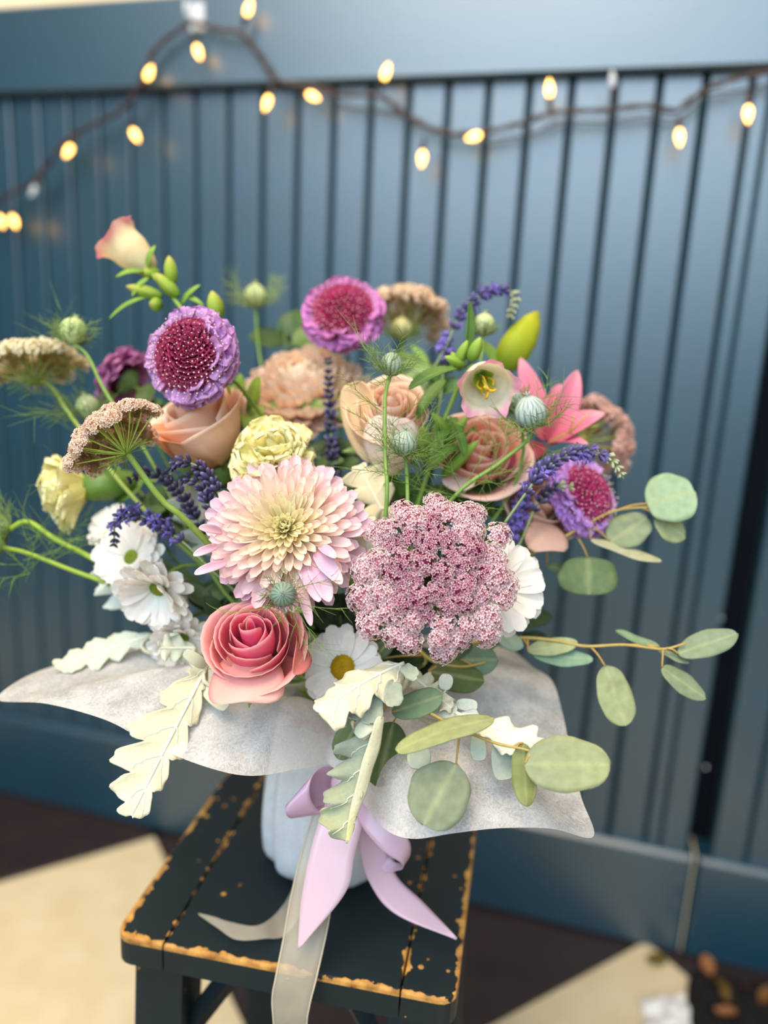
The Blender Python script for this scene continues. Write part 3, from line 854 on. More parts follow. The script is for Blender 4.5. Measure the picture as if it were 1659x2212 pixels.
def umbel(root, C, n, R, NU, petcols, stalkcol, rayc, seed, dome=.30, depth=.62, nf=46, fs=.013, usize=.16, inwardcols=None, spread=1.0, lop=.03):
    """Flat lacy head: rays rise from one point, each carries an umbellet of many tiny florets."""
    rnd = random.Random(seed); H = frame(C, n)
    b = MB(); apex = np.array([0, 0, -R * depth])
    inner = [umbellet_mesh(R * usize * .92, nf, inwardcols or petcols, stalkcol, seed * 5 + k, R * fs, spread) for k in range(3)]
    outer = [umbellet_mesh(R * usize, nf, petcols, stalkcol, seed * 5 + 7 + k, R * fs * 1.15, spread) for k in range(3)]
    for j in range(NU):
        t = math.sqrt((j + .35) / NU); a = j * GOLD + rnd.uniform(-.12, .12)
        rr = R * (.88 * t + rnd.uniform(-lop, lop))
        p = np.array([math.cos(a) * rr, math.sin(a) * rr, R * dome * (.45 - t * t) + rnd.uniform(-.03, .03) * R])
        dn = _n(np.array([math.cos(a) * t * .75 * dome * 3, math.sin(a) * t * .75 * dome * 3, 1.0]))
        mid = apex * .45 + p * .55 + np.array([p[0], p[1], 0]) * .10
        bot = p - dn * R * usize * .75
        b.tube(catmull([apex, mid, bot], 7), R * .013, lin(rayc), 4, False)
        add('umbellet', (outer if t > .62 else inner)[rnd.randrange(3)], root, H @ frame(p, dn, rnd.uniform(0, 6)) @ Matrix.Scale(rnd.uniform(.85, 1.15), 4))
    add('rays', b.mesh('rays', 'stem'), root, H)
    g = MB()
    for k in range(9):
        a = k * .7; q = np.array([math.cos(a), math.sin(a), 0])
        tip = apex + q * R * .5 + np.array([0, 0, -R * .10])
        g.tube(catmull([apex, apex + q * R * .25 + np.array([0, 0, -R * .02]), tip], 6), np.linspace(R * .012, R * .004, 6), lin((120, 150, 66)), 4, False)
        for w in (-.5, .5):
            qq = np.array([math.cos(a + w), math.sin(a + w), -.2])
            g.tube([apex + q * R * .26, apex + q * R * .26 + qq * R * .2], R * .005, lin((120, 150, 66)), 3, False)
    add('bracts', g.mesh('bracts', 'thread'), root, H)

def thread_spray(b, o, d, L, col, rnd, r=0.00032, nb=6, depth=1, up=None):
    d = _n(d); side = _n(np.cross(d, (0.3, 0.2, 0.9))); up_ = np.cross(side, d)
    cv = (side * rnd.uniform(-.5, .5) + up_ * rnd.uniform(-.5, .5)) if up is None else np.array(up)
    pts = np.array([o + d * L * t + cv * L * .5 * t * t for t in np.linspace(0, 1, 6)])
    b.tube(pts, np.linspace(r, r * .35, 6), lin(col), 3, False)
    if depth > 0:
        for k in range(nb):
            t = .25 + .7 * k / nb; i = t * 5; q = pts[int(i)] * (1 - (i % 1)) + pts[min(5, int(i) + 1)] * (i % 1)
            dd = d + (side * (1 if k % 2 else -1) + up_ * rnd.uniform(-1, 1)) * rnd.uniform(.6, 1.1)
            thread_spray(b, q, dd, L * rnd.uniform(.28, .5), col, rnd, r * .75, 2, depth - 1 if nb > 3 else 0)

def nigella(root, C, n, r, podcol=(162, 174, 152), stripe=(92, 108, 98), bractcol=(124, 150, 74), nbr=22, blen=3.0, seed=0, bloomcol=None):
    rnd = random.Random(seed); H = frame(C, n)
    k = 60; prof = [(.05, -1.05), (.50, -.92), (.85, -.55), (1.0, -.05), (.95, .40), (.76, .75), (.50, 1.0), (.22, 1.14), (.0005, 1.18)]
    b = MB(); a = np.arange(k) * 2 * math.pi / k
    rows = []; cols = []
    for rr, z in prof:
        rid = 1 + .07 * np.abs(np.sin(a * 2.5)) * (1 if rr > .3 else 0)
        rows.append(np.stack([np.cos(a) * rr * r * rid, np.sin(a) * rr * r * rid, np.full(k, z * r)], -1))
        w = (np.abs(np.sin(a * 7.5 + z * .6)) < .42).astype(float)
        top = np.clip((z + .2), 0, 1) * .35
        c = (lin(podcol)[None] * (1 - w[:, None]) + lin(stripe)[None] * w[:, None])
        cols.append(c * (1 - .25 * top))
    b.put(np.vstack(rows), gridF(len(prof), k, 0, True), np.vstack(cols))
    for j in range(5):
        q = j * 1.2566
        b.tube(catmull([(0, 0, r * 1.1), (math.cos(q) * r * .08, math.sin(q) * r * .08, r * 1.3), (math.cos(q) * r * .22, math.sin(q) * r * .22, r * 1.42)], 6), r * .04, lin(podcol), 4, False)
    add('seed_pod', b.mesh('seed_pod', 'stem'), root, H)
    t = MB()
    for j in range(nbr):
        q = j * 2 * math.pi / nbr + rnd.uniform(-.2, .2)
        o = np.array([math.cos(q) * r * .3, math.sin(q) * r * .3, -r * 1.0])
        d = np.array([math.cos(q) * .9, math.sin(q) * .9, rnd.uniform(.05, .7)])
        thread_spray(t, o, d, r * blen * rnd.uniform(.8, 1.15), bractcol, rnd, max(.00026, r * .045), 7, 1, up=np.array([math.cos(q) * -.35, math.sin(q) * -.35, .9]))
    o = add('feathery_bracts', t.mesh('feathery_bracts', 'thread'), root, H); o['kind'] = 'stuff'

def thread_leaves(root, spots, seed, col=(118, 148, 70), r=.0003):
    """Feathery leaves along a stem: spots = (point, direction, length)."""
    rnd = random.Random(seed); b = MB()
    for o, d, L in spots:
        thread_spray(b, np.array(o), d, L, col, rnd, r, 8, 1)
    o = add('feathery_leaves', b.mesh('feathery_leaves', 'thread'), root); o['kind'] = 'stuff'

_lav = {}
def lav_bud(kind):
    if kind not in _lav:
        c = {'violet': [(0, (104, 108, 96)), (.35, (86, 80, 118)), (.8, (110, 100, 152)), (1, (150, 142, 186))], 'bloom': [(0, (92, 92, 112)), (.5, (106, 92, 152)), (1, (144, 128, 200))],
             'dark': [(0, (84, 86, 74)), (.35, (62, 54, 78)), (.8, (82, 72, 108)), (1, (118, 108, 146))], 'pale': [(0, (150, 166, 110)), (.6, (190, 196, 156)), (1, (206, 206, 190))]}[kind]
        b = MB(); z = np.array([0, .2, .5, .8, .95, 1.0])
        b.lathe([(.08, 0), (.17, .2), (.21, .5), (.19, .8), (.12, .95), (.02, 1.02)], ramp(c, z), 6)
        if kind == 'bloom':
            for k in range(4):
                q = k * 1.57
                b.put([(0, 0, .9), (math.cos(q - .5) * .45, math.sin(q - .5) * .45, 1.12), (math.cos(q) * .62, math.sin(q) * .62, 1.1), (math.cos(q + .5) * .45, math.sin(q + .5) * .45, 1.12)], [(0, 1, 2, 3)], lin((150, 130, 224)))
        _lav[kind] = b.mesh('bud', 'petal')
    return _lav[kind]

def lavender(label, pts, t0, kinds=('violet', 'violet', 'dark'), tipkind='pale', tipfrac=.18, seed=0, size=.0057, gap=.0047, group='lavender sprigs', per=6):
    rnd = random.Random(seed)
    pts = [np.array(p) for p in pts]
    path = catmull(pts, 80)
    root = bloom('lavender_sprig', label, 'lavender', path[0], path[1] - path[0], group, .0009, (110, 128, 84))
    b = MB(); b.tube(path, np.linspace(.0010, .0006, 80), lin((120, 136, 92)), 5)
    add('spike_stalk', b.mesh('spike_stalk', 'stem'), root)
    seg = np.linalg.norm(np.diff(path, axis=0), axis=1); s = np.concatenate([[0], np.cumsum(seg)])
    L = s[-1]; x = L * t0; w = 0
    while x < L:
        f = (x - L * t0) / (L * (1 - t0))
        i = min(78, int(np.searchsorted(s, x)))
        T = _n(path[i + 1] - path[i]); q = path[i]
        e1 = _n(np.cross(T, (.3, .5, .8))); e2 = np.cross(T, e1)
        sc = size * (.85 + .3 * math.sin(math.pi * min(1, f + .2))) * (1 if f < .8 else 1 - (f - .8) * 1.8)
        for k in range(per):
            a = k * 2 * math.pi / per + w * .5
            o = e1 * math.cos(a) + e2 * math.sin(a)
            kd = tipkind if f > 1 - tipfrac else kinds[rnd.randrange(len(kinds))]
            add('bud', lav_bud(kd), root, frame(q + o * .0006, T * .75 + o * rnd.uniform(.55, .95)) @ Matrix.Scale(sc * rnd.uniform(.85, 1.2), 4))
        x += gap * (1.0 if w % 5 else 1.5); w += 1
    return root

def leaf_grid(base, tip, width, hint, a=.5, b=.5, bend=0.0, cup=0.0, stops=((0, (90, 120, 60)), (1, (100, 130, 70))), rib=None, nu=9, nv=15, lobes=0, lobedepth=.5, wave=0.0, wfreq=5, serr=0.0, fwd=0.35, seed=0, back=None, droop=None, roll=0.0, asym=1.0, irr=0.0):
    rnd = random.Random(seed)
    base, tip = np.array(base), np.array(tip)
    Y = tip - base; L = np.linalg.norm(Y); Y = Y / L
    Z = np.array(hint, float); Z = _n(Z - Y * (Z @ Y)); X = np.cross(Y, Z)
    v = np.linspace(0, 1, nv) if (lobes or serr) else (1 - np.cos(np.linspace(0, math.pi, nv))) / 2
    u = np.linspace(-1, 1, nu); U, V = np.meshgrid(u, v)
    vm = a / (a + b); prof = (np.maximum(v, 1e-5) ** a) * (np.maximum(1 - v, 0) ** b) / (vm ** a * (1 - vm) ** b)
    if lobes:
        env = np.clip(prof, 0, 1)
        two = []
        for ph0 in (.15, .42):
            wob = .16 * np.sin(5 * v + rnd.uniform(0, 6.28)) + ph0
            lob = np.abs(np.sin(math.pi * (lobes * v + wob))) ** .75
            small = .95 + .05 * np.sin(2 * math.pi * lobes * 2.6 * v + rnd.uniform(0, 6.28))
            two.append(np.maximum(env * ((1 - lobedepth) + lobedepth * lob) * small * (1 + .12 * np.sin(9 * v + rnd.uniform(0, 6.28))), .10))
    if serr: prof = prof * (1 + serr * (np.arange(nv) % 2 - .5))
    prof[-1] = max(prof[-1], .03); prof[0] = max(prof[0], .04)
    w = width / 2 * prof
    W2 = np.repeat(w[:, None], nu, 1) if not lobes else width / 2 * np.where(U < 0, two[0][:, None], two[1][:, None])
    x = np.where(U < 0, U * asym, U) * W2
    if irr:
        ir = [rnd.uniform(0, 6.28) for _ in range(4)]
        x = x * (1 + irr * np.where(U < 0, np.sin(7 * V + ir[0]) + .5 * np.sin(15 * V + ir[1]), np.sin(7 * V + ir[2]) + .5 * np.sin(15 * V + ir[3])))
    y = V * L + (fwd * np.abs(U) * W2 if lobes else 0)
    arch = bend * L * np.sin(math.pi * V) if True else 0
    z = arch + cup * np.abs(U) ** 1.6 * W2 + roll * U * W2 * V
    p = rnd.uniform(0, 6)
    if wave: z = z + wave * np.abs(U) ** 1.5 * np.sin(wfreq * 2 * math.pi * V + p + (U > 0) * 1.6)
    G = base + x[..., None] * X + y[..., None] * Y + z[..., None] * Z
    if droop is not None:
        G = G + (V ** 2)[..., None] * np.array(droop)
    C = ramp(list(stops), V.ravel()).reshape(nv, nu, 3)
    if rib is not None:
        k = (np.exp(-(U / .08) ** 2) * .34)[..., None]; C = C * (1 - k) + lin(rib) * k
    Cb = None if back is None else np.tile(lin(back), (nv, nu, 1))
    return G, C, Cb

def leaf(name, parent, base, tip, width, hint, mat='leaf', thick=.0005, label=None, **kw):
    G, C, Cb = leaf_grid(base, tip, width, hint, **kw)
    V, F, CC = sheet(G, C, thick, Cb)
    return add(name, mesh(name, V, F, mat, CC), parent, None, label)

def dusty_leaf(root, base, tip, width, hint, lobes, stops, back, seed, bend=0., wave=.004, cup=.0, veins=True, droop=None, roll=0., depth=.6, nv=84, fwd=.38, asym=1.0):
    kw = dict(a=.45, b=.42, lobes=lobes, lobedepth=depth, stops=stops, back=back, wave=wave, wfreq=lobes * .9, seed=seed, bend=bend, cup=cup, nv=nv, nu=13, droop=droop, roll=roll, fwd=fwd, asym=asym)
    G, C, Cb = leaf_grid(base, tip, width, hint, **kw)
    V, F, CC = sheet(G, C, .0009, Cb)
    o = add('leaf_blade', mesh('leaf_blade', V, F, 'felt', CC), root)
    b = MB(); Nn = grid_normals(G); mid = 6
    c1 = lin(np.array(stops[-1][1]) * .3 + np.array((246, 240, 222)) * .7)
    b.tube(G[:, mid] + Nn[:, mid] * .0001, np.linspace(.0012, .0005, nv), c1, 5)
    if veins:
        for k in range(lobes):
            i0 = int(nv * (k + .15) / lobes); i1 = min(nv - 1, int(nv * (k + .62) / lobes))
            for sgn in (0, 12):
                pts = []
                for q in np.linspace(0, 1, 7):
                    jj = int(round(mid + (sgn - mid) * q * .8)); ii = int(round(i0 + (i1 - i0) * q))
                    pts.append(G[ii, jj] + Nn[ii, jj] * .00015)
                b.tube(catmull(pts, 9), np.linspace(.0006, .0002, 9), c1, 4)
    add('vein', b.mesh('vein', 'felt'), o)
    return o

def bellflower(root, C, n, R, L, seed=0, cream=(240, 232, 206), pink=(236, 160, 190), inside=(240, 238, 222), spin=0., stamens=True, flare=1.0, pinkstart=.72, lobed=1.0):
    """A bell with five turned-back lobes; C is the middle of the mouth, n points out of it."""
    H = frame(C, n, spin); k = 60; nv = 22
    a = np.arange(k) * 2 * math.pi / k
    rows, cols = [], []
    for i in range(nv):
        v = i / (nv - 1)
        lobe = .5 + .5 * np.cos(a * 5)
        # bell profile from the base (v=0) to the rim
        bell = .22 + .62 * np.minimum(1, v * 2.0) ** .55 + .10 * v
        q = np.clip((v - .68) / .32, 0, 1)
        rad = R * (bell * .88 + flare * q ** 1.6 * (.12 + .26 * (1 - lobed) + .34 * lobe * lobed) + .03 * q * np.sin(a * 15))
        z = -L * (1 - v) + q ** 1.2 * L * lobed * (.12 * lobe - .12 * (1 - lobe)) - flare * q ** 3 * L * .20 * lobe
        rows.append(np.stack([np.cos(a) * rad, np.sin(a) * rad, z], -1))
        pk = np.clip((v - pinkstart) / .18, 0, 1) * (.55 + .45 * lobe)
        cols.append(lin(cream)[None] * (1 - pk[:, None]) + lin(pink)[None] * pk[:, None])
    G = np.array(rows); Cc = np.array(cols)
    b = MB(); b.put(G.reshape(-1, 3), gridF(nv, k, 0, True) + [tuple(range(k - 1, -1, -1))], Cc.reshape(-1, 3))
    add('bell', b.mesh('bell', 'petal'), root, H)
    if stamens:
        s = MB(); yc = lin((236, 196, 40))
        s.tube([(0, 0, -L * .8), (0, 0, -L * .12)], R * .06, lin((238, 226, 130)), 6)
        for j in range(3):
            q = j * 2.1
            s.tube(catmull([(0, 0, -L * .15), (math.cos(q) * R * .10, math.sin(q) * R * .10, 0), (math.cos(q) * R * .26, math.sin(q) * R * .26, L * .0)], 6), R * .045, yc, 5)
        for j in range(5):
            q = j * 1.2566 + .4
            s.tube(catmull([(math.cos(q) * R * .1, math.sin(q) * R * .1, -L * .75), (math.cos(q) * R * .3, math.sin(q) * R * .3, -L * .4), (math.cos(q) * R * .22, math.sin(q) * R * .22, -L * .15)], 6), R * .03, yc, 4)
        add('stamens', s.mesh('stamens', 'petal'), root, H)
    cm = petal_mesh('calyx_lobe', mat='leaf', L=L * .55, W=R * .5, a=.35, b=.8, bend0=.35, bend1=.5, cup=.2, stops=[(0, (138, 170, 60)), (1, (160, 190, 80))])
    for j in range(5):
        add('calyx_lobe', cm, root, H @ Matrix.Translation((0, 0, -L * 1.03)) @ Matrix.Rotation(j * 1.2566 + .3, 4, 'Z') @ Matrix.Rotation(.45, 4, 'X'))

def bud(root, base, tip, r, cols, name='bud', sep=0, ridges=5):
    base, tip = np.array(base), np.array(tip); L = np.linalg.norm(tip - base)
    b = MB(); z = [0, .12, .35, .6, .82, .95, 1.0]; rr = [.35, .8, 1.0, .92, .6, .25, .02]
    b.lathe([(r * q, L * h) for q, h in zip(rr, z)], ramp(cols, np.array(z)), 15, rfun=lambda a: 1 + .08 * np.cos(a * ridges))
    o = add(name, b.mesh(name, 'petal'), root, frame(base, tip - base))
    if sep:
        sm = petal_mesh('sepal', mat='leaf', L=L * .6, W=r * .9, a=.4, b=.8, bend0=.3, bend1=-.1, cup=.2, stops=[(0, (110, 150, 50)), (1, (140, 176, 66))])
        for j in range(sep):
            add('sepal', sm, o, frame(base, tip - base) @ Matrix.Rotation(j * 2 * math.pi / sep, 4, 'Z') @ Matrix.Translation((0, r * .4, 0)) @ Matrix.Rotation(1.25, 4, 'X'))
    return o

def strip(edgeA, edgeB, n, m=7, belly=0.0, bdir=None):
    A = catmull(edgeA, n); B = catmull(edgeB, n)
    t = np.linspace(0, 1, m)
    G = A[:, None] * (1 - t)[None, :, None] + B[:, None] * t[None, :, None]
    if belly:
        G = G + (belly * np.sin(math.pi * t))[None, :, None] * np.array(bdir)
    return G

# ================================================================== the vase, its paper and ribbons
vase = thing('vase', 'cylindrical glass vase standing on the stool inside the white wrap', 'vase', VASE)
b = MB(); b.lathe([(0.0005, 0.0008), (0.044, 0.0008), (0.046, 0.004), (0.045, 0.06), (0.040, 0.128), (0.038, 0.128), (0.043, 0.06), (0.043, 0.008), (0.0005, 0.008)], np.zeros(3), 32)
add('glass_body', b.mesh('glass_body', 'glass'), vase, Matrix.Translation(Vector(VASE)))
b = MB(); b.lathe([(0.0005, 0.0095), (0.0425, 0.0095), (0.0425, 0.075), (0.0005, 0.075)], lin((70, 92, 66)), 24)
add('water', b.mesh('water', MAT['glass']), vase, Matrix.Translation(Vector(VASE)))

wrapper = thing('paper_wrap', 'white spunbond paper wrapped round the vase and flared out below the flowers', 'wrapping paper', VASE)
# body around the vase
nth, nz = 120, 26
G = np.zeros((nz, nth, 3)); rw = random.Random(8)
fold = [(rw.uniform(.6, 1.4), rw.randrange(5, 17), rw.uniform(0, 6.28)) for _ in range(7)]
for i in range(nz):
    t = i / (nz - 1)
    for j in range(nth):
        a = j * 2 * math.pi / nth
        f = sum(A * math.sin(k * a + p + t * 1.3) for A, k, p in fold) / 7
        r = .0500 + .009 * math.sin(math.pi * min(1, t * 1.05) ** .8) * (1 - t) + f * .018 * (.25 + .75 * t) - .013 * max(0, t - .55) ** 1.2
        if t < .12: r -= .010 * (1 - t / .12) ** 2
        G[i, j] = (VASE[0] * (1 - t) + TIE[0] * t + math.cos(a) * r, VASE[1] * (1 - t) + TIE[1] * t + math.sin(a) * r, SEAT_Z + .0012 + t * (TIE[2] - SEAT_Z + .004))
V = G.reshape(-1, 3)
add('wrap_body', mesh('wrap_body', V, gridF(nz, nth, 0, True) + [tuple(range(nth - 1, -1, -1))], 'wrap_body'), wrapper)
# flared skirt: rim points around the vase, image place and depth
RIM = [(710, 1650, .515), (640, 1662, .485), (540, 1676, .460), (440, 1655, .462), (330, 1610, .470), (230, 1556, .482), (100, 1520, .500), (-4, 1512, .520), (40, 1470, .550), (118, 1438, .575),
       (210, 1420, .610), (330, 1388, .650), (450, 1380, .675), (600, 1376, .690), (760, 1378, .695), (920, 1390, .685), (1040, 1400, .665), (1100, 1402, .640), (1150, 1440, .610), (1192, 1470, .585),
       (1215, 1540, .550), (1232, 1620, .520), (1255, 1720, .490), (1282, 1807, .465), (1190, 1790, .452), (1080, 1789, .447), (980, 1800, .447), (890, 1812, .452), (830, 1790, .468), (785, 1735, .490), (745, 1680, .510)]
nr, nth = 30, 240
rim = [P(*q) for q in RIM]; rim = catmull(rim + [rim[0]], nth + 1)[:-1]
G = np.zeros((nr, nth, 3))
rw = random.Random(12); wv = [(rw.uniform(.5, 1), rw.randrange(6, 22), rw.uniform(0, 6.28)) for _ in range(8)]
for j in range(nth):
    d = rim[j] - TIE; a = math.atan2(d[1], d[0])
    f = sum(A * math.sin(k * a + p) for A, k, p in wv) / 8
    inn = TIE + np.array([math.cos(a) * (.036 + f * .004), math.sin(a) * (.036 + f * .004), .002])
    q = rim[j]; H = q - inn; hl = math.hypot(H[0], H[1])
    for i in range(nr):
        t = i / (nr - 1)
        p = inn + H * t
        lift = .035 * math.sin(math.pi * t ** .75) * min(1, hl / .10)          # rises from the tie, then falls over
        crs = f * .010 * math.sin(math.pi * t ** .7)
        p = p + np.array([0, 0, lift + crs])
        G[i, j] = p
V = G.reshape(-1, 3)
o = add('flared_skirt', mesh('flared_skirt', V, gridF(nr, nth, 0, True), 'wrap'), wrapper)

# lavender satin bow
bow = thing('satin_bow', 'lavender satin ribbon tied in a bow at the front of the wrap', 'ribbon', P(745, 1690, .535))
SAT1, SAT2 = (220, 188, 200), (190, 150, 184)
def ribbon(name, A, B, n=40, c=SAT1, mat='satin', parent=None, thick=.0003, m=7):
    G = strip([P(*q) for q in A], [P(*q) for q in B], n, m)
    C = np.tile(lin(c), (n, m, 1))
    V, F, CC = sheet(G, C, thick)
    return add(name, mesh(name, V, F, mat, CC), parent)
# long central tail with slanted end
ribbon('tail', [(715, 1700, .525), (690, 1770, .512), (668, 1850, .506), (650, 1950, .502), (643, 2052, .498)],
       [(790, 1700, .527), (785, 1770, .514), (765, 1850, .508), (745, 1930, .503), (646, 2050, .4981)], parent=bow)
# right tail curling onto the seat
ribbon('tail', [(765, 1745, .530), (775, 1830, .530), (800, 1910, .531), (855, 1975, .528), (985, 2030, .520)],
       [(815, 1735, .535), (828, 1810, .537), (855, 1890, .541), (915, 1950, .537), (988, 2026, .5201)], c=(214, 180, 194), parent=bow)
# left loop: out, round and back
TH_ = np.linspace(.5, .5 + 2 * math.pi, 17)
ribbon('loop', [(706 + 38 * math.cos(q), 1706 + 50 * math.sin(q), .514 + .018 * math.cos(q)) for q in TH_],
       [(630 + 14 * math.cos(q), 1750 + 17 * math.sin(q), .503 + .008 * math.cos(q)) for q in TH_], c=(206, 170, 194), parent=bow, n=60)
# right loop
ribbon('loop', [(760, 1690, .526), (800, 1735, .512), (850, 1785, .506), (886, 1820, .510), (880, 1858, .525), (840, 1850, .540), (775, 1720, .545)],
       [(752, 1730, .524), (785, 1790, .508), (830, 1840, .503), (868, 1866, .508), (862, 1880, .524), (815, 1870, .538), (765, 1735, .545)], c=(212, 178, 196), parent=bow, n=60)
kn = MB(); kn.lathe([(.002, -.013), (.0085, -.011), (.0115, 0), (.0085, .011), (.002, .013)], lin(SAT1), 14, rfun=lambda a: 1 + .08 * np.sin(5 * a))
add('knot', kn.mesh('knot', 'satin'), bow, frame(P(748, 1692, .520), dirc(.3, .95, 0)))
tb = MB(); aa = np.linspace(0, 2 * math.pi, 49)
ring = np.array([[TIE + np.array([math.cos(q) * .0395, math.sin(q) * .0395, z]) for q in aa] for z in (-.010, -.004, .004, .010)])
tb.put(ring.reshape(-1, 3), gridF(4, 49), lin(SAT1)); add('band', tb.mesh('band', 'satin'), bow)

org = thing('organza_ribbon', 'sheer beige organza ribbon hanging over the front edge of the stool', 'ribbon', P(660, 1850, .53))
def sd(px, py, off=.004):
    q = onz(px, py, SEAT_Z + off) - CAM; return float(q @ (R3 @ np.array([0, 0, -1.0])))
EA = [(690, 1720, .532), (655, 1830, .524), (628, 1940, .516), (612, 2030, .510), (596, 2110, .503), (588, 2160, .503), (592, 2230, .507), (596, 2400, .530)]
EB = [(735, 1720, .533), (728, 1830, .526), (718, 1930, .519), (708, 2000, .513), (684, 2110, .505), (668, 2175, .503), (662, 2230, .507), (662, 2400, .530)]
ribbon('front_tail', EA, EB, 60, (214, 200, 176), 'organza', org, .0002)
for nm, ed in (('woven_edge', EA), ('woven_edge', EB)):
    b = MB(); b.tube(catmull([P(*q) for q in ed], 60), .0006, lin((226, 212, 188)), 5); add(nm, b.mesh(nm, 'petal'), org)
ribbon('side_tail', [(650, 1880, .535), (612, 1955, sd(612, 1955) - .004), (560, 1998, sd(560, 1998) - .006), (500, 1992, sd(500, 1992) - .006), (462, 1980, sd(462, 1980) - .005), (428, 1972, sd(428, 1972) - .003)],
       [(700, 1880, .533), (625, 2012, sd(625, 2012) - .002), (570, 2028, sd(570, 2028) - .002), (510, 2030, sd(510, 2030) - .002), (470, 2005, sd(470, 2005) - .002), (430, 1977, sd(430, 1977) - .002)], 40, (214, 200, 176), 'organza', org, .0002)

# ================================================================== the flowers
TOW = dirc(0, 0, 1)
# ---- large pink chrysanthemum
n = dirc(0.02, .30, .95); C = P(616, 1140, .474)
r = bloom('pink_chrysanthemum', 'large pale pink chrysanthemum with creamy yellow heart at the front', 'flower', C, n, back=.01)
chrysanthemum(r, C, n, .0500, 285, [(0, (228, 220, 110)), (.4, (244, 236, 160)), (1, (252, 246, 206))], [(0, (238, 188, 200)), (.5, (234, 168, 196)), (1, (245, 206, 218))], incurve=.85, width=.165, tmax=1.80, seed=4, minlen=.26, texp=.54, edge=(252, 238, 236))
lp = [(0, (236, 190, 206)), (.6, (230, 192, 212)), (1, (242, 216, 220))]
for bx, by, tx, ty, w in ((640, 1240, 672, 1352, 24), (672, 1215, 712, 1300, 40), (650, 1220, 690, 1300, 34), (680, 1195, 738, 1262, 36), (690, 1180, 725, 1205, 24), (470, 1180, 418, 1200, 20), (490, 1215, 420, 1240, 22), (480, 1150, 430, 1140, 22)):
    leaf('petal', r, P(bx, by, .462), P(tx, ty, .446), mpx(w, .45), dirc(.2, .4, 1), mat='petal', thick=.0003, a=.5, b=.5, cup=.3, stops=lp, nu=7, nv=13, bend=.06, irr=.05, seed=tx)
g = MB(); g.lathe([(.001, -.016), (.010, -.012), (.018, -.004), (.012, .001)], lin((96, 128, 60)), 14)
add('calyx', g.mesh('calyx', 'leaf'), r, frame(C, n))

# ---- peach chrysanthemum at the back
n = dirc(-.05, .75, .66); C = P(657, 858, .640)
r = bloom('peach_chrysanthemum', 'pale peach incurved chrysanthemum at the back under the magenta scabiosa', 'flower', C, n, back=.01)
chrysanthemum(r, C, n, .056, 170, [(0, (240, 214, 150)), (.5, (246, 218, 180)), (1, (250, 228, 200))], [(0, (236, 172, 158)), (.5, (246, 206, 188)), (1, (254, 232, 216))], incurve=1.5, width=.24, tmax=1.60, t0=.05, seed=9, edge=(252, 232, 214), minlen=.6, wi=.7, c0=.7)

# ---- hero lace
n = dirc(.02, .22, .97); C = P(940, 1240, .452)
r = bloom('pink_lace_umbel', 'large lacy pink and white umbel facing the viewer at the front', 'flower', C, n, back=.03, col=(110, 140, 62))
umbel(r, C, n, .0545, 60, [(186, 112, 128), (250, 220, 222), (255, 252, 248)], (120, 90, 70), (96, 112, 50), 3, dome=.26, nf=44, fs=.030, usize=.145, inwardcols=[(132, 34, 74), (234, 172, 192), (255, 234, 232)], lop=.06)
# ---- lace seen from behind, left
n = dirc(-.62, .70, -.10); C = P(228, 928, .480)
via = [P(283, 990, .480), P(350, 1080, .485), P(450, 1175, .50)]
r = bloom('white_red_lace_umbel', 'cream and crimson lace umbel turned to the left, its green rays showing', 'flower', C, n, back=.018, col=(122, 146, 60), stem_r=.0021, via=via)
umbel(r, C, n, .0350, 40, [(196, 150, 116), (250, 224, 206), (255, 248, 232)], (150, 164, 90), (172, 194, 88), 5, dome=.42, nf=52, fs=.044, usize=.165, depth=.60, spread=1.5, inwardcols=[(190, 160, 112), (246, 200, 194), (255, 240, 226)], lop=.07)
# ---- lace at the far left edge
n = dirc(-.25, .95, -.10); C = P(62, 772, .60)
r = bloom('cream_lace_umbel', 'blurred cream lace umbel at the far left edge of the bouquet', 'flower', C, n, back=.02, col=(132, 150, 70), via=[P(110, 835, .60), P(165, 915, .58), P(330, 1120, .56)])
umbel(r, C, n, .043, 34, [(216, 200, 150), (252, 242, 212), (255, 252, 236)], (150, 156, 90), (146, 160, 84), 6, dome=.28, nf=38, fs=.040, usize=.19, depth=.5, spread=1.5, lop=.06)
# ---- lace behind the magenta scabiosa
n = dirc(.18, .92, -.25); C = P(888, 655, .68)
r = bloom('blush_lace_umbel', 'blurred blush lace umbel seen from behind, beside the topmost scabiosa', 'flower', C, n, back=.02, col=(132, 140, 80))
umbel(r, C, n, .041, 30, [(214, 178, 140), (250, 226, 200), (255, 238, 218)], (150, 150, 84), (140, 142, 76), 7, dome=.60, nf=36, fs=.042, usize=.20, depth=.7, spread=1.5, lop=.06)
# ---- lace at the back right
n = dirc(.90, .35, -.10); C = P(1325, 930, .665)
r = bloom('dusky_lace_umbel', 'blurred dusky pink lace umbel behind the lily on the right', 'flower', C, n, back=.02, col=(132, 140, 70))
umbel(r, C, n, .040, 26, [(196, 146, 126), (238, 198, 188), (248, 220, 212)], (146, 146, 84), (150, 158, 74), 8, dome=.6, nf=36, fs=.042, usize=.20, depth=.8, spread=1.5, lop=.07)

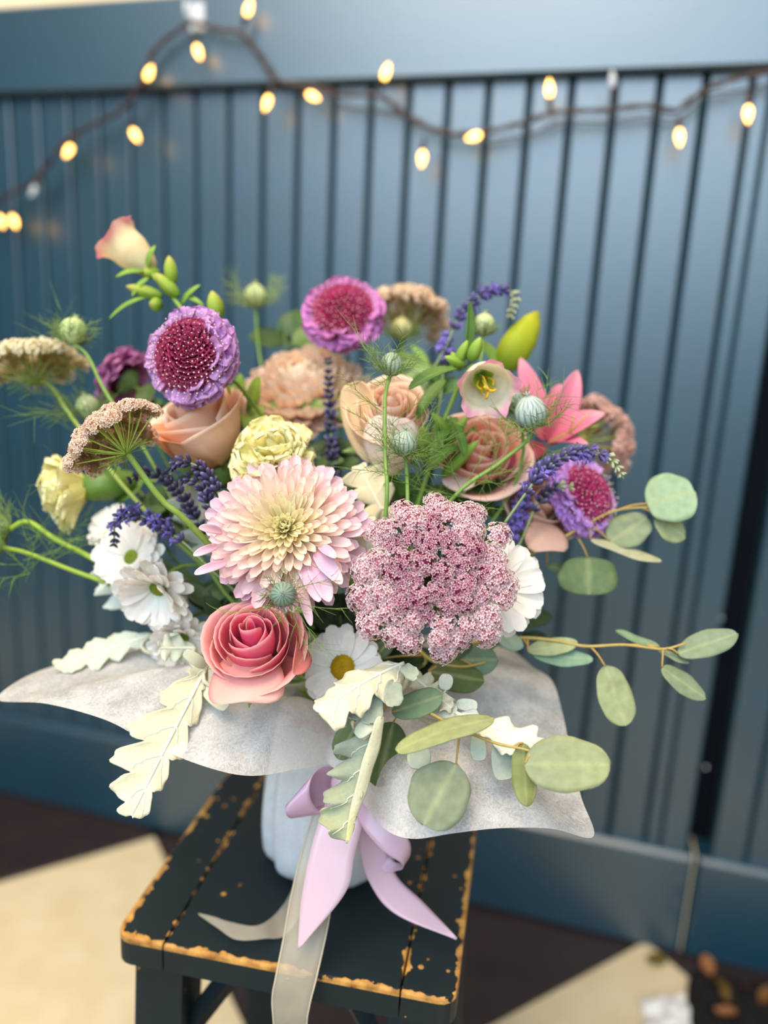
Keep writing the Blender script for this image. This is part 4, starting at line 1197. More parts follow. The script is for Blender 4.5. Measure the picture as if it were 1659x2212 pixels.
# ---- scabiosas
PUR = [(0, (170, 84, 142)), (.4, (190, 128, 188)), (1, (212, 164, 214))]
n = dirc(-.42, .10, .90); C = P(412, 770, .508)
r = bloom('purple_scabiosa', 'mauve scabiosa with crimson pincushion facing left above the peach rose', 'flower', C, n, back=.02)
scabiosa(r, C, n, .0345, .64, [(110, 22, 54), (164, 44, 90), (206, 92, 138)], PUR, 2, Npet=140, plen=.52, t0=.80, t1=2.0)
n = dirc(-.03, .42, .90); C = P(742, 676, .608)
r = bloom('magenta_scabiosa', 'magenta scabiosa with brownish centre, topmost in the bouquet', 'flower', C, n, back=.02)
scabiosa(r, C, n, .0345, .62, [(124, 34, 54), (190, 50, 104), (222, 92, 146)], [(0, (170, 54, 126)), (.4, (204, 104, 174)), (1, (226, 150, 212))], 5, Npet=130, plen=.52, t0=.75, t1=1.95)
n = dirc(-.75, .50, -.2); C = P(262, 815, .63)
r = bloom('plum_scabiosa', 'small plum scabiosa turned away, half hidden behind the mauve one', 'flower', C, n, back=.015)
scabiosa(r, C, n, .027, .55, [(120, 40, 80), (150, 60, 110), (180, 90, 140)], [(0, (150, 64, 116)), (.5, (186, 100, 158)), (1, (208, 136, 188))], 7, Npet=80, pins=False, plen=.6)
n = dirc(.62, .35, .62); C = P(1262, 1072, .565)
r = bloom('violet_scabiosa', 'violet scabiosa turned right with a rosy centre under the lavender arch', 'flower', C, n, back=.02)
scabiosa(r, C, n, .0330, .62, [(140, 34, 80), (190, 60, 120), (214, 90, 150)], [(0, (170, 86, 176)), (.4, (200, 136, 216)), (1, (222, 172, 238))], 11, Npet=120, plen=.52, t0=.75, t1=2.0)

# ---- roses
n = dirc(.0, .60, .80); H = .050; C = P(548, 1380, .464) - n * H * .60
r = bloom('pink_rose', 'open pink rose with deep pink heart below the large chrysanthemum', 'flower', C, n, back=.01)
rose(r, C, n, .0300, H, [(0, (240, 200, 120)), (.35, (240, 104, 146)), (1, (244, 112, 160))], [(0, (236, 180, 140)), (.4, (240, 146, 146)), (1, (244, 176, 168))], (250, 206, 190), N=13, openness=.75, seed=3, spin=.6, wide=165, heart=.08, drop=.36, pw=.72)
GP = [(0, (240, 170, 150)), (.5, (242, 172, 164)), (1, (246, 196, 182))]
leaf('petal', r, P(540, 1395, .474), P(528, 1516, .442), mpx(165, .455), dirc(.0, .45, .9), mat='petal', thick=.0004, a=.55, b=.22, cup=-.22, bend=.10, stops=GP, nu=13, nv=13, wave=.0012, wfreq=1)
leaf('petal', r, P(640, 1380, .476), P(635, 1455, .446), mpx(62, .455), dirc(.75, .1, .7), mat='petal', thick=.0004, a=.5, b=.5, cup=.3, bend=.12, stops=[(0, (226, 130, 130)), (1, (236, 150, 142))], nu=9, nv=11)

n = dirc(-.28, .82, .48); H = .054; C = P(437, 940, .548) - n * H * .48
r = bloom('peach_rose', 'smooth peach rose half open beneath the mauve scabiosa', 'flower', C, n, back=.012)
rose(r, C, n, .0365, H, [(0, (248, 204, 150)), (.5, (250, 194, 158)), (1, (252, 208, 176))], [(0, (248, 210, 150)), (.4, (250, 206, 168)), (1, (252, 218, 192))], (254, 226, 206), N=8, openness=.7, seed=8, spin=3.6, wide=200, heart=.28, drop=.12)
leaf('petal', r, P(425, 1000, .545), P(318, 945, .515), mpx(95, .53), dirc(-.1, .75, .6), mat='petal', thick=.0004, a=.5, b=.25, cup=.35, bend=.14, stops=[(0, (236, 172, 120)), (1, (240, 176, 136))], nu=11, nv=11)

n = dirc(.12, .55, .82); H = .060; C = P(842, 905, .545) - n * H * .62
r = bloom('cream_rose', 'cream peach rose with a tight spiral centre behind the nigella stem', 'flower', C, n, back=.012)
CR = [(0, (244, 214, 160)), (.4, (248, 224, 190)), (1, (250, 226, 202))]
rose(r, C, n, .0290, H, [(0, (240, 190, 140)), (.5, (246, 190, 156)), (1, (250, 206, 178))], CR, (252, 226, 200), N=15, openness=.6, seed=12, spin=.4, wide=150, heart=.10, drop=.12)
leaf('petal', r, P(800, 1000, .545), P(765, 825, .535), mpx(92, .54), dirc(-.5, .1, .85), mat='petal', thick=.0004, a=.5, b=.3, cup=.25, bend=-.05, stops=[(0, (246, 216, 170)), (1, (248, 214, 170))], nu=11, nv=13, wave=.001, wfreq=1)
leaf('petal', r, P(835, 1030, .535), P(850, 900, .520), mpx(120, .53), dirc(0, .05, 1), mat='petal', thick=.0004, a=.55, b=.3, cup=-.35, bend=.12, stops=[(0, (244, 216, 190)), (1, (250, 228, 214))], nu=13, nv=13)

n = dirc(.05, .45, .89); H = .050; C = P(1035, 990, .575) - n * H * .5
r = bloom('salmon_rose', 'salmon peach rose low behind the pink bellflower', 'flower', C, n, back=.01)
rose(r, C, n, .0350, H, [(0, (246, 170, 130)), (.5, (250, 178, 152)), (1, (250, 192, 168))], [(0, (248, 196, 160)), (.5, (250, 202, 178)), (1, (254, 220, 204))], (252, 224, 210), N=10, openness=.9, seed=14, spin=1.0)
leaf('petal', r, P(1000, 1020, .565), P(985, 1060, .545), mpx(70, .55), dirc(-.1, .5, .9), mat='petal', a=.5, b=.25, cup=.3, stops=[(0, (246, 214, 200)), (1, (248, 222, 212))])
# blush petals low at the right, of a rose sunk in the bunch
n = dirc(.35, .45, .8); H = .040; C = P(1160, 1110, .575) - n * H * .5
r = bloom('blush_rose', 'dull blush rose sunk low between the lace and the violet scabiosa', 'flower', C, n, back=.01)
rose(r, C, n, .0285, H, [(0, (214, 160, 130)), (1, (220, 170, 142))], [(0, (206, 160, 132)), (1, (226, 184, 160))], (236, 204, 184), N=9, openness=1.0, seed=21, spin=.3)
leaf('petal', r, P(1165, 1120, .56), P(1190, 1190, .535), mpx(95, .55), dirc(.1, .4, .9), mat='petal', a=.5, b=.25, cup=-.25, bend=.1, stops=[(0, (214, 168, 144)), (1, (230, 190, 170))], nu=11, nv=9)

# ---- carnations
YS = [(0, (246, 238, 140)), (.5, (252, 242, 160)), (1, (255, 249, 196))]
n = dirc(-.02, .60, .78); C = P(598, 1000, .520)
r = bloom('yellow_carnation', 'pale yellow ruffled carnation just above the pink chrysanthemum', 'flower', C, n, back=.012)
ruffle_ball(r, C, n, .028, 70, YS, .08, 1.60, .0280, .0200, 31, ruf=.05, notch=.035, r_in=.002, bend=(0, -.1))
g = MB(); g.lathe([(.002, -.026), (.007, -.022), (.0085, -.006), (.006, .004)], lin((124, 150, 70)), 10); add('calyx', g.mesh('calyx', 'leaf'), r, frame(C, n))
n = dirc(-.80, -.12, .35); C = P(196, 1052, .575)
r = bloom('lemon_carnation', 'lemon carnation seen from the side at the left edge with green calyx', 'flower', C - n * .02, n, back=.012)
ruffle_ball(r, C, n, .026, 44, YS, .05, .95, .033, .022, 37, ruf=.05, notch=.045, r_in=.002, bend=(0, -.1))
g = MB(); g.lathe([(.002, -.036), (.009, -.030), (.0125, -.012), (.010, .004), (.006, .006)], lin((92, 124, 46)), 12); add('calyx', g.mesh('calyx', 'leaf'), r, frame(C, n))

# ---- white daisies
n = dirc(.30, .15, .92); C = P(1072, 1268, .492)
r = bloom('white_daisy', 'white daisy half hidden behind the right side of the pink lace', 'flower', C, n, 'white daisies', back=.01)
daisy(r, C, n, .0335, 17, seed=2, tilt=1.42)
n = dirc(-.18, .25, .93); C = P(742, 1442, .508)
r = bloom('white_daisy', 'white daisy with bright yellow disc in the dark gap right of the pink rose', 'flower', C, n, 'white daisies', back=.01)
daisy(r, C, n, .0290, 16, seed=5, tilt=1.42, disc=(214, 180, 16), disc2=(186, 146, 6), rdisc=.30)
for (px, py, d, vec, R, lab, sd_, dc, tl) in (
        (288, 1206, .552, (-.25, .35, .85), .030, 'white daisy with green-yellow disc at the upper left of the white cluster', 8, (168, 176, 50), 1.35),
        (345, 1266, .532, (-.18, -.48, .75), .033, 'fluffy white daisy bowing down in the middle of the left white cluster', 13, (190, 180, 60), 1.15),
        (395, 1372, .545, (.10, -.45, .75), .027, 'white daisy drooping lowest in the left cluster beside the pink rose', 17, (190, 180, 60), 1.15),
        (250, 1145, .575, (-.35, .55, .6), .022, 'small white daisy at the top of the left cluster under the lavender', 19, (180, 180, 60), 1.2)):
    n = dirc(*vec); C = P(px, py, d)
    r = bloom('white_daisy', lab, 'flower', C, n, 'white daisies', back=.01)
    daisy(r, C, n, R, 15, seed=sd_, disc=dc, disc2=(120, 140, 40), layers=3, tilt=tl, rdisc=.21)

# ---- bellflowers
GRN = [(0, (112, 150, 52)), (.6, (150, 182, 70)), (1, (178, 200, 96))]
n = dirc(.06, -.50, .86); C = P(1056, 846, .500)
r = bloom('pink_bellflower', 'open pink edged bellflower with yellow stamens facing the viewer', 'flower', C - n * .03, n, back=.02, col=(130, 160, 66), via=[P(1010, 800, .535), P(975, 870, .545), P(930, 1000, .55)])
bellflower(r, C, n, .0195, .031, spin=.3, flare=.62)
for (bx, by, bd, tx, ty, td, w, lab) in ((985, 795, .52, 884, 840, .495, 44, None), (1008, 775, .53, 1015, 650, .53, 24, None), (975, 900, .54, 1003, 985, .52, 30, None), (985, 900, .55, 930, 985, .53, 34, None), (990, 960, .54, 925, 1015, .52, 36, None), (960, 820, .54, 900, 905, .53, 34, None)):
    leaf('leaf', r, P(bx, by, bd), P(tx, ty, td), mpx(w, .52), dirc(-.2, .8, .6) if tx < 1000 else dirc(.5, .1, .85), a=.45, b=.6, cup=.25, bend=.06, stops=[(0, (86, 122, 46)), (1, (66, 100, 44))], rib=(120, 150, 70), serr=.14, nv=25)
for (bx, by, tx, ty, w, d) in ((1015, 780, 1038, 728, 20, .525), (985, 790, 1010, 735, 17, .53), (1005, 790, 960, 770, 15, .53), (995, 800, 975, 760, 15, .535)):
    bud(r, P(bx, by, d), P(tx, ty, d - .006), mpx(w, d) * .72, GRN, sep=5)
for (bx, by, tx, ty, w) in ((960, 960, 1010, 900, 30), (955, 1030, 1035, 950, 30), (975, 940, 930, 890, 24)):
    bud(r, P(bx, by, .545), P(tx, ty, .535), mpx(w, .54) * .45, GRN, 'green_bud', sep=5)

n = dirc(-.72, .62, .12); C = P(240, 505, .575)
r = bloom('blush_bellflower', 'cream bellflower with pink rim pointing up at the top left', 'flower', C - n * .035, n, back=.006, col=(130, 156, 60), via=[P(335, 600, .57), P(400, 680, .565), P(520, 900, .56)])
bellflower(r, C, n, .0178, .040, seed=2, stamens=False, flare=.85, lobed=.35, cream=(238, 220, 176), pink=(246, 150, 168), pinkstart=.74)
for (bx, by, tx, ty, w, d) in ((372, 615, 365, 552, 14, .565), (385, 640, 335, 590, 15, .565), (350, 640, 272, 618, 13, .57), (470, 690, 458, 628, 18, .56), (345, 590, 300, 590, 13, .575), (350, 660, 322, 655, 15, .57)):
    bud(r, P(bx, by, d), P(tx, ty, d), mpx(w, d), [(0, (120, 156, 48)), (.6, (168, 188, 72)), (1, (208, 196, 110))], sep=4)
for (bx, by, tx, ty, w) in ((318, 575, 335, 530, 14), (310, 585, 250, 598, 16), (320, 640, 236, 688, 12), (390, 660, 432, 615, 14), (400, 640, 440, 660, 12), (320, 600, 285, 640, 14)):
    leaf('leaf', r, P(bx, by, .57), P(tx, ty, .568), mpx(w, .57), dirc(0, .6, .8), a=.45, b=.6, cup=.2, bend=.1, stops=[(0, (104, 140, 44)), (1, (130, 164, 56))])

# ---- lily with its bud
n = dirc(.55, .30, .55); C = P(1180, 960, .59)
r = bloom('pink_lily', 'half open pink lily with pointed petals behind the bellflower', 'flower', C, n, back=.004, col=(120, 140, 60))
LP = [(0, (206, 100, 118)), (.4, (228, 126, 152)), (.8, (238, 148, 172)), (1, (240, 176, 184))]
for (tx, ty, td, w, hx) in ((1124, 773, .59, 52, (-.1, .2, .9)), (1248, 800, .585, 62, (.3, .4, .8)), (1306, 893, .57, 62, (-.2, .6, .7)), (1270, 960, .56, 40, (.0, .8, .5)), (1095, 1015, .565, 46, (0, .5, .8)), (1210, 830, .62, 60, (.2, .2, .9))):
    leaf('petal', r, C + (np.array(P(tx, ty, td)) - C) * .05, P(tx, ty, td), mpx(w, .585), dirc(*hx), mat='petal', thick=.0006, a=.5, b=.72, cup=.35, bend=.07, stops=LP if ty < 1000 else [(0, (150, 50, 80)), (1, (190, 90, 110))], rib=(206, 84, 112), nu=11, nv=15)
s = MB()
for q in range(5):
    tp = C + n * .035 + np.array([math.cos(q * 1.25), 0, math.sin(q * 1.25)]) * .010
    s.tube(catmull([C, C + n * .02, tp], 6), .0006, lin((190, 190, 90)), 5)
add('stamens', s.mesh('stamens', 'petal'), r)
bb, bt = P(1078, 800, .60), P(1163, 672, .60)
r = bloom('lily_bud', 'closed yellow-green lily bud pointing up to the right', 'flower bud', bb, bt - bb, col=(126, 150, 60))
bud(r, bb, bt, mpx(36, .60), [(0, (128, 150, 40)), (.4, (176, 188, 44)), (.8, (198, 200, 48)), (1, (170, 160, 40))], 'bud', ridges=3)
leaf('leaf', r, P(1085, 790, .595), P(1040, 735, .59), mpx(26, .6), dirc(0, .3, .9), a=.4, b=.7, stops=[(0, (130, 160, 60)), (1, (140, 170, 66))])

# ---- nigella pods
def nig(lab, px, py, d, rpx, vec, seed, via=None, leaves=(), **kw):
    n = dirc(*vec); C = P(px, py, d); rr = mpx(rpx, d)
    root = bloom('nigella_pod', lab, 'seed pod', C, n, 'nigella pods', stem_r=kw.pop('stem_r', .0014), col=kw.pop('col', (116, 146, 66)), back=rr * .9, via=via)
    nigella(root, C, n, rr, seed=seed, **kw)
    if leaves: thread_leaves(root, leaves, seed + 50)
    return root
def fan(px, py, d, k, L, seed, spread=1.0):
    rnd = random.Random(seed)
    return [(P(px + rnd.uniform(-12, 12), py + rnd.uniform(-60, 60) * spread, d), dirc(rnd.uniform(-1, 1), rnd.uniform(-.3, .9), rnd.uniform(-.2, .7)), L * rnd.uniform(.7, 1.2)) for _ in range(k)]
nig('striped nigella pod on a tall straight stem in front of the cream rose', 846, 788, .500, 23, (.1, .9, .3), 1, via=[P(832, 860, .495), P(832, 980, .490), P(834, 1100, .485), P(800, 1400, .53)],
    leaves=fan(833, 900, .494, 16, .032, 4, 2.2), bractcol=(128, 152, 84))
nig('nigella pod hanging lower on the front of the cream rose', 874, 958, .492, 27, (.05, .85, .5), 2, via=[P(878, 1010, .50), P(880, 1130, .49), P(870, 1350, .53)], leaves=fan(900, 1010, .50, 16, .036, 5, .9))
nig('pale blue striped nigella pod beside the pink bellflower', 1146, 892, .510, 33, (-.25, .85, .45), 3, via=[P(1140, 950, .515), P(1080, 1000, .515), P(960, 1100, .51), P(860, 1350, .54)], leaves=fan(1085, 990, .515, 12, .034, 6, 1.0) + fan(1000, 1060, .51, 10, .036, 16, .8), podcol=(178, 190, 180), stripe=(104, 124, 118), blen=2.8)
nig('nigella pod peeping out left of the pale blue one', 1108, 868, .535, 24, (-.4, .8, .3), 4, blen=2.0, podcol=(150, 172, 160))
nig('grey-green nigella pod resting on the rim of the pink rose', 611, 1284, .440, 27, (.1, .15, .98), 5, podcol=(130, 148, 130), stripe=(66, 84, 72), leaves=[(P(640, 1300, .445), dirc(.9, -.3, .3), .03), (P(625, 1310, .442), dirc(.5, -.9, .3), .03), (P(640, 1270, .45), dirc(.9, .3, .2), .028), (P(590, 1310, .445), dirc(-.8, -.2, .3), .03), (P(650, 1330, .445), dirc(.4, -.8, .3), .03)], blen=2.2)
nig('blurred nigella pod rising behind the peach chrysanthemum', 552, 640, .69, 23, (0, 1, .1), 6, podcol=(190, 196, 140), stripe=(140, 160, 100), blen=3.2, bractcol=(150, 170, 100))
nig('blurred nigella pod crowning the far left lace', 158, 716, .57, 27, (.1, .95, -.2), 7, podcol=(186, 200, 140), stripe=(140, 164, 90), blen=2.0, via=[P(190, 770, .57), P(230, 850, .565), P(330, 1000, .56), P(500, 1300, .56)])
nig('small blurred nigella pod below the plum scabiosa', 190, 880, .60, 24, (-.2, .9, .2), 8, podcol=(178, 186, 140), stripe=(140, 150, 100), blen=2.8, leaves=fan(190, 880, .60, 14, .055, 12, 2.0))
nig('pale green nigella pod beneath the upper lavender arch', 1046, 702, .57, 22, (.05, 1, .1), 9, podcol=(184, 192, 140), stripe=(150, 160, 110), blen=1.6)
nig('nigella pod on the left frame edge, on a long arching stem', -6, 1140, .56, 26, (-.9, .2, .2), 10, podcol=(150, 170, 110), via=[P(60, 1127, .56), P(120, 1165, .56), P(215, 1215, .56), P(380, 1320, .56)], stem_r=.0021, col=(140, 166, 52), leaves=fan(110, 1180, .56, 9, .045, 13, .8))
nig('lower nigella pod on the left frame edge, beneath the arching one', -20, 1180, .55, 24, (-.9, .1, .2), 11, podcol=(150, 170, 110), via=[P(60, 1195, .55), P(150, 1230, .55), P(250, 1268, .55), P(400, 1340, .56)], stem_r=.0018, col=(132, 158, 50), leaves=fan(60, 1230, .55, 8, .04, 14, .6))
nig('tiny round nigella pod behind the lace, right of the topmost scabiosa', 868, 712, .66, 22, (0, .9, .2), 12, podcol=(190, 184, 130), stripe=(160, 156, 100), blen=1.8)

# ---- lavender
L3 = lambda pts, d: [P(x, y, d) for x, y in pts]
lavender('lavender sprig arching over the top right with a nodding pale tip', L3([(935, 800), (965, 745), (990, 690), (1020, 655), (1060, 630), (1100, 628), (1112, 650), (1102, 684)], .585), .30, ('violet', 'bloom', 'violet'), seed=1, tipfrac=.30)
lavender('lavender sprig arching in front of the violet scabiosa', L3([(1090, 1130), (1140, 1060), (1175, 1015), (1220, 985), (1270, 975), (1320, 992), (1348, 1035)], .500), .22, ('violet', 'violet', 'bloom'), seed=2, tipfrac=.24)
lavender('blurred lavender sprig upright between lace and violet scabiosa', L3([(1090, 1230), (1110, 1150), (1128, 1090), (1140, 1050)], .555), .30, ('bloom', 'violet', 'bloom'), tipkind='bloom', seed=3)
lavender('dark lavender sprig curling under the peach rose', L3([(500, 1150), (478, 1080), (450, 1030), (415, 1002), (380, 1000), (366, 1030)], .500), .28, ('dark', 'dark', 'violet'), tipkind='dark', seed=4)
lavender('long dark lavender sprig crossing behind the green lace stem', L3([(470, 1220), (430, 1130), (385, 1060), (330, 1022), (275, 1038)], .525), .22, ('dark', 'dark', 'violet'), tipkind='dark', seed=5)
lavender('dark lavender sprig lying over the left white daisies', L3([(440, 1215), (400, 1175), (345, 1135), (290, 1110), (252, 1125), (246, 1178)], .515), .22, ('dark', 'violet', 'bloom'), tipkind='dark', seed=6)
lavender('second dark lavender sprig close beside the pink chrysanthemum', L3([(480, 1190), (462, 1120), (440, 1060), (410, 1035), (385, 1040)], .505), .25, ('dark', 'violet', 'dark'), tipkind='dark', seed=7)
lavender('upright dusky lavender spike in front of the peach chrysanthemum', L3([(722, 1060), (716, 960), (712, 860), (708, 775)], .58), .10, ('dark', 'violet', 'dark'), tipkind='dark', seed=8, per=5)
lavender('short lavender sprig at the edge of the blurred blush lace', L3([(955, 830), (960, 770), (965, 728)], .59), .40, ('bloom', 'violet', 'bloom'), tipkind='bloom', seed=9)
lavender('lavender sprig nodding low in front of the violet scabiosa', L3([(1130, 1160), (1160, 1090), (1195, 1055), (1238, 1052)], .535), .35, ('violet', 'dark', 'violet'), seed=10, tipfrac=.4)

# ---- eucalyptus
EG = [(0, (126, 138, 104)), (1, (120, 134, 106))]
EL = [(0, (144, 152, 110)), (1, (150, 158, 114))]
def euca(label, path, leaves, col=(168, 146, 78), r=.0012):
    pts = [P(*q) for q in path]
    root = bloom('eucalyptus_branch', label, 'eucalyptus', pts[0], pts[0] - pts[1], 'eucalyptus branches', stem_r=r, col=col, via=None)
    b = MB(); b.tube(catmull(pts, 40), np.linspace(r * 1.2, r * .6, 40), lin(col), 6)
    add('branch', b.mesh('branch', 'stem'), root)
    for i, (at, base, tip, w, hint, st, kw) in enumerate(leaves):
        kk = dict(irr=.05, a=.5, b=.5, nu=11, nv=17, rib=(176, 178, 124), seed=i, wave=.0006, wfreq=1.5); kk.update(kw)
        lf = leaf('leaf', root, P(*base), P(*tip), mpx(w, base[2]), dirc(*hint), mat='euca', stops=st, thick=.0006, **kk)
        p = MB(); p.tube(catmull([P(*at), (P(*at) + P(*base)) / 2 + np.array([0, 0, .001]), P(*base)], 8), np.linspace(.0008, .0006, 8), lin((176, 140, 74)), 5)
        add('petiole', p.mesh('petiole', 'stem'), lf)
    return root
D = .56
euca('eucalyptus branch reaching right below the violet scabiosa', [(1100, 1230, .56), (1150, 1195, .555), (1210, 1165, .55), (1270, 1130, .55), (1330, 1103, .55), (1400, 1095, .55)],
     [((1340, 1100, .55), (1398, 1088, .55), (1500, 1062, .545), 112, (-.1, .35, .95), [(0, (138, 160, 124)), (1, (142, 164, 130))], dict(a=.35, b=.35)),
      ((1385, 1096, .55), (1416, 1115, .552), (1480, 1160, .555), 70, (.2, .4, .9), EL, {}),
      ((1270, 1130, .55), (1318, 1170, .552), (1398, 1118, .56), 84, (-.2, .5, .8), EG, {}),
      ((1272, 1130, .55), (1276, 1165, .548), (1428, 1212, .545), 46, (.1, .85, .5), [(0, (172, 172, 140)), (1, (166, 166, 130))], {}),
      ((1250, 1165, .55), (1270, 1205, .55), (1272, 1285, .545), 132, (0, .2, .95), [(0, (102, 120, 74)), (1, (92, 112, 72))], dict(a=.35, b=.35)),
      ((1180, 1180, .55), (1182, 1222, .56), (1225, 1232, .56), 24, (0, .3, .9), [(0, (100, 118, 74)), (1, (92, 112, 72))], {})])
euca('thin eucalyptus twig stretching far right over the dark panel', [(1060, 1385, .54), (1130, 1378, .535), (1200, 1384, .53), (1265, 1396, .525), (1350, 1393, .52), (1430, 1402, .515), (1480, 1390, .512)],
     [((1440, 1400, .514), (1465, 1412, .513), (1592, 1368, .51), 58, (.0, .5, .85), EG, {}),
      ((1432, 1404, .515), (1430, 1442, .513), (1524, 1508, .51), 56, (.2, .6, .8), EG, {}),
      ((1360, 1393, .52), (1425, 1398, .52), (1330, 1362, .525), 26, (.0, .8, .5), [(0, (120, 142, 110)), (1, (110, 134, 104))], {}),
      ((1380, 1394, .52), (1420, 1402, .518), (1488, 1432, .515), 22, (.1, .8, .5), EG, {}),
      ((1275, 1396, .525), (1308, 1440, .52), (1352, 1568, .512), 80, (.1, .25, .95), EL, {}),
      ((1130, 1380, .535), (1150, 1412, .53), (1280, 1425, .525), 44, (.0, .6, .75), [(0, (110, 138, 112)), (1, (120, 148, 124))], {}),
      ((1140, 1378, .535), (1140, 1405, .53), (1248, 1388, .527), 40, (.0, .55, .8), EL, {}),
      ((1090, 1380, .535), (1075, 1375, .53), (1130, 1395, .53), 40, (.0, .5, .8), [(0, (150, 170, 150)), (1, (140, 162, 140))], {})])
euca('front eucalyptus branch spreading over the right side of the paper', [(860, 1500, .485), (920, 1535, .47), (985, 1570, .455), (1070, 1605, .440), (1130, 1618, .432), (1172, 1632, .428)],
     [((985, 1570, .455), (1066, 1552, .440), (856, 1622, .432), 58, (.15, .85, .5), [(0, (138, 144, 96)), (1, (146, 150, 98))], dict(bend=.06, a=.4, b=.4)),
      ((992, 1590, .45), (985, 1650, .442), (915, 1782, .428), 132, (-.05, .18, .98), [(0, (126, 132, 102)), (.6, (124, 132, 104)), (1, (122, 130, 104))], dict(a=.5, b=.42)),
      ((1150, 1625, .43), (1133, 1650, .427), (1318, 1652, .418), 118, (.0, .35, .93), [(0, (138, 144, 106)), (1, (148, 152, 106))], dict(a=.5, b=.5)),
      ((1110, 1613, .435), (1130, 1605, .435), (1138, 1740, .428), 58, (-.6, .2, .75), [(0, (126, 132, 80)), (1, (132, 136, 80))], dict(cup=.3)),
      ((900, 1530, .475), (848, 1538, .475), (955, 1502, .47), 64, (.1, .6, .75), [(0, (104, 124, 92)), (1, (112, 130, 92))], {}),
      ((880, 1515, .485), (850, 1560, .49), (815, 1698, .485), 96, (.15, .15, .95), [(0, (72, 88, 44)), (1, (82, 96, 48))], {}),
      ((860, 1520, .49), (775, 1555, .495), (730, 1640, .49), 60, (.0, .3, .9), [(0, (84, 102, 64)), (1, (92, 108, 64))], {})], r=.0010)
euca('short dark eucalyptus sprig below the pink lace', [(900, 1400, .53), (940, 1430, .525), (1000, 1440, .52), (1050, 1430, .52)],
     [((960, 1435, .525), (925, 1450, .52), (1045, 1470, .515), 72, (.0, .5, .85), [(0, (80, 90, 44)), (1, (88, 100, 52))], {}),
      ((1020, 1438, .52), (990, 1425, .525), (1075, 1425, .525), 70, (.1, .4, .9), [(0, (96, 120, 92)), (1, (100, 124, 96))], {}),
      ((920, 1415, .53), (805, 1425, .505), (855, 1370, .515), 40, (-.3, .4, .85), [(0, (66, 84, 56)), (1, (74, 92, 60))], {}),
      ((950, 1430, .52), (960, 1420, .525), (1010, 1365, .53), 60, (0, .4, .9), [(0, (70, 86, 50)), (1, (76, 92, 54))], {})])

# ---- dusty miller
CREAM = [(0, (208, 198, 164)), (.5, (216, 206, 172)), (1, (226, 216, 184))]
SAGE = [(0, (178, 180, 158)), (.6, (158, 164, 136)), (1, (172, 176, 136))]
def dusty(label, head, root_dir=None):
    return bloom('dusty_miller', label, 'leaf', head, dirc(*(root_dir or (0, .5, .5))), 'dusty miller leaves', stem_r=.0016, col=(206, 198, 166))
h = P(448, 1438, .500)
r = dusty('cream dusty miller leaf hanging down at the left over the paper', h, (.2, .4, -.6))
dusty_leaf(r, h, P(284, 1762, .450), mpx(190, .47), dirc(.2, .25, .92), 5, CREAM, (190, 196, 170), 1, wave=.0025, depth=.60, bend=.03, asym=.45)
for bx, by, tx, ty, w in ((446, 1440, 398, 1408, 26), (440, 1480, 490, 1530, 34)):
    leaf('lobe', r, P(bx, by, .495), P(tx, ty, .485), mpx(w, .49), dirc(0, .3, .9), mat='felt', thick=.0009, a=.3, b=.25, bend=.15, stops=[(0, (214, 206, 170)), (1, (196, 196, 168))])
h = P(872, 1432, .470)
r = dusty('cream dusty miller leaf folded over the lower daisy', h, (.5, .5, -.5))
dusty_leaf(r, h, P(690, 1540, .437), mpx(118, .455), dirc(-.1, .72, .68), 4, CREAM, (150, 164, 146), 2, wave=.003, cup=-.35, depth=.35, bend=.06)
for bx, by, tx, ty, w in ((850, 1470, 850, 1525, 40), (805, 1495, 800, 1562, 50), (750, 1530, 722, 1565, 44), (870, 1440, 900, 1462, 30), (770, 1520, 760, 1552, 36)):
    leaf('lobe', r, P(bx, by, .456), P(tx, ty, .448), mpx(w, .455), dirc(.1, .1, .95), mat='felt', thick=.0009, a=.35, b=.22, cup=.2, wave=.001, wfreq=2, stops=[(0, (146, 154, 134)), (1, (164, 168, 146))], back=(196, 202, 184))
h = P(812, 1545, .455)
r = dusty('grey-green dusty miller leaf curling down over the lavender bow', h, (.2, .6, -.5))
dusty_leaf(r, h, P(748, 1818, .445), mpx(165, .45), dirc(-.25, .10, .95), 5, SAGE, (216, 208, 176), 3, wave=.0045, cup=.12, depth=.52, bend=-.02, asym=.15)
leaf('folded_edge', r, P(826, 1548, .449), P(750, 1822, .441), mpx(34, .445), dirc(.6, .1, .8), mat='felt', thick=.0009, a=.25, b=.55, cup=-.2, wave=.0004, wfreq=3, irr=.10, stops=[(0, (214, 206, 170)), (.7, (222, 214, 180)), (1, (226, 220, 150))], nv=30)
leaf('lobe', r, P(805, 1560, .452), P(770, 1590, .446), mpx(34, .45), dirc(-.2, .4, .9), mat='felt', thick=.0009, a=.3, b=.3, bend=.2, stops=[(0, (206, 204, 178)), (1, (190, 196, 170))])
h = P(985, 1540, .475)
r = dusty('pale dusty miller leaf behind the front eucalyptus on the right', h, (-.5, .5, -.3))
dusty_leaf(r, h, P(1198, 1622, .440), mpx(95, .455), dirc(.05, .75, .62), 4, [(0, (196, 206, 192)), (.5, (232, 226, 204)), (1, (240, 232, 212))], (160, 176, 156), 4, wave=.0025, cup=-.2, depth=.4)
for bx, by, tx, ty, w in ((1030, 1585, 1035, 1642, 34), (1078, 1600, 1090, 1684, 46), (905, 1600, 905, 1660, 50), (1150, 1625, 1165, 1660, 30)):
    leaf('lobe', r, P(bx, by, .458), P(tx, ty, .452), mpx(w, .455), dirc(.0, .15, .95), mat='felt', thick=.0009, a=.35, b=.22, cup=.2, stops=[(0, (150, 160, 142)), (1, (180, 184, 164))])
h = P(880, 1450, .50)
r = dusty('crinkled cream dusty miller tip between daisy and dark eucalyptus', h, (0, .5, -.5))
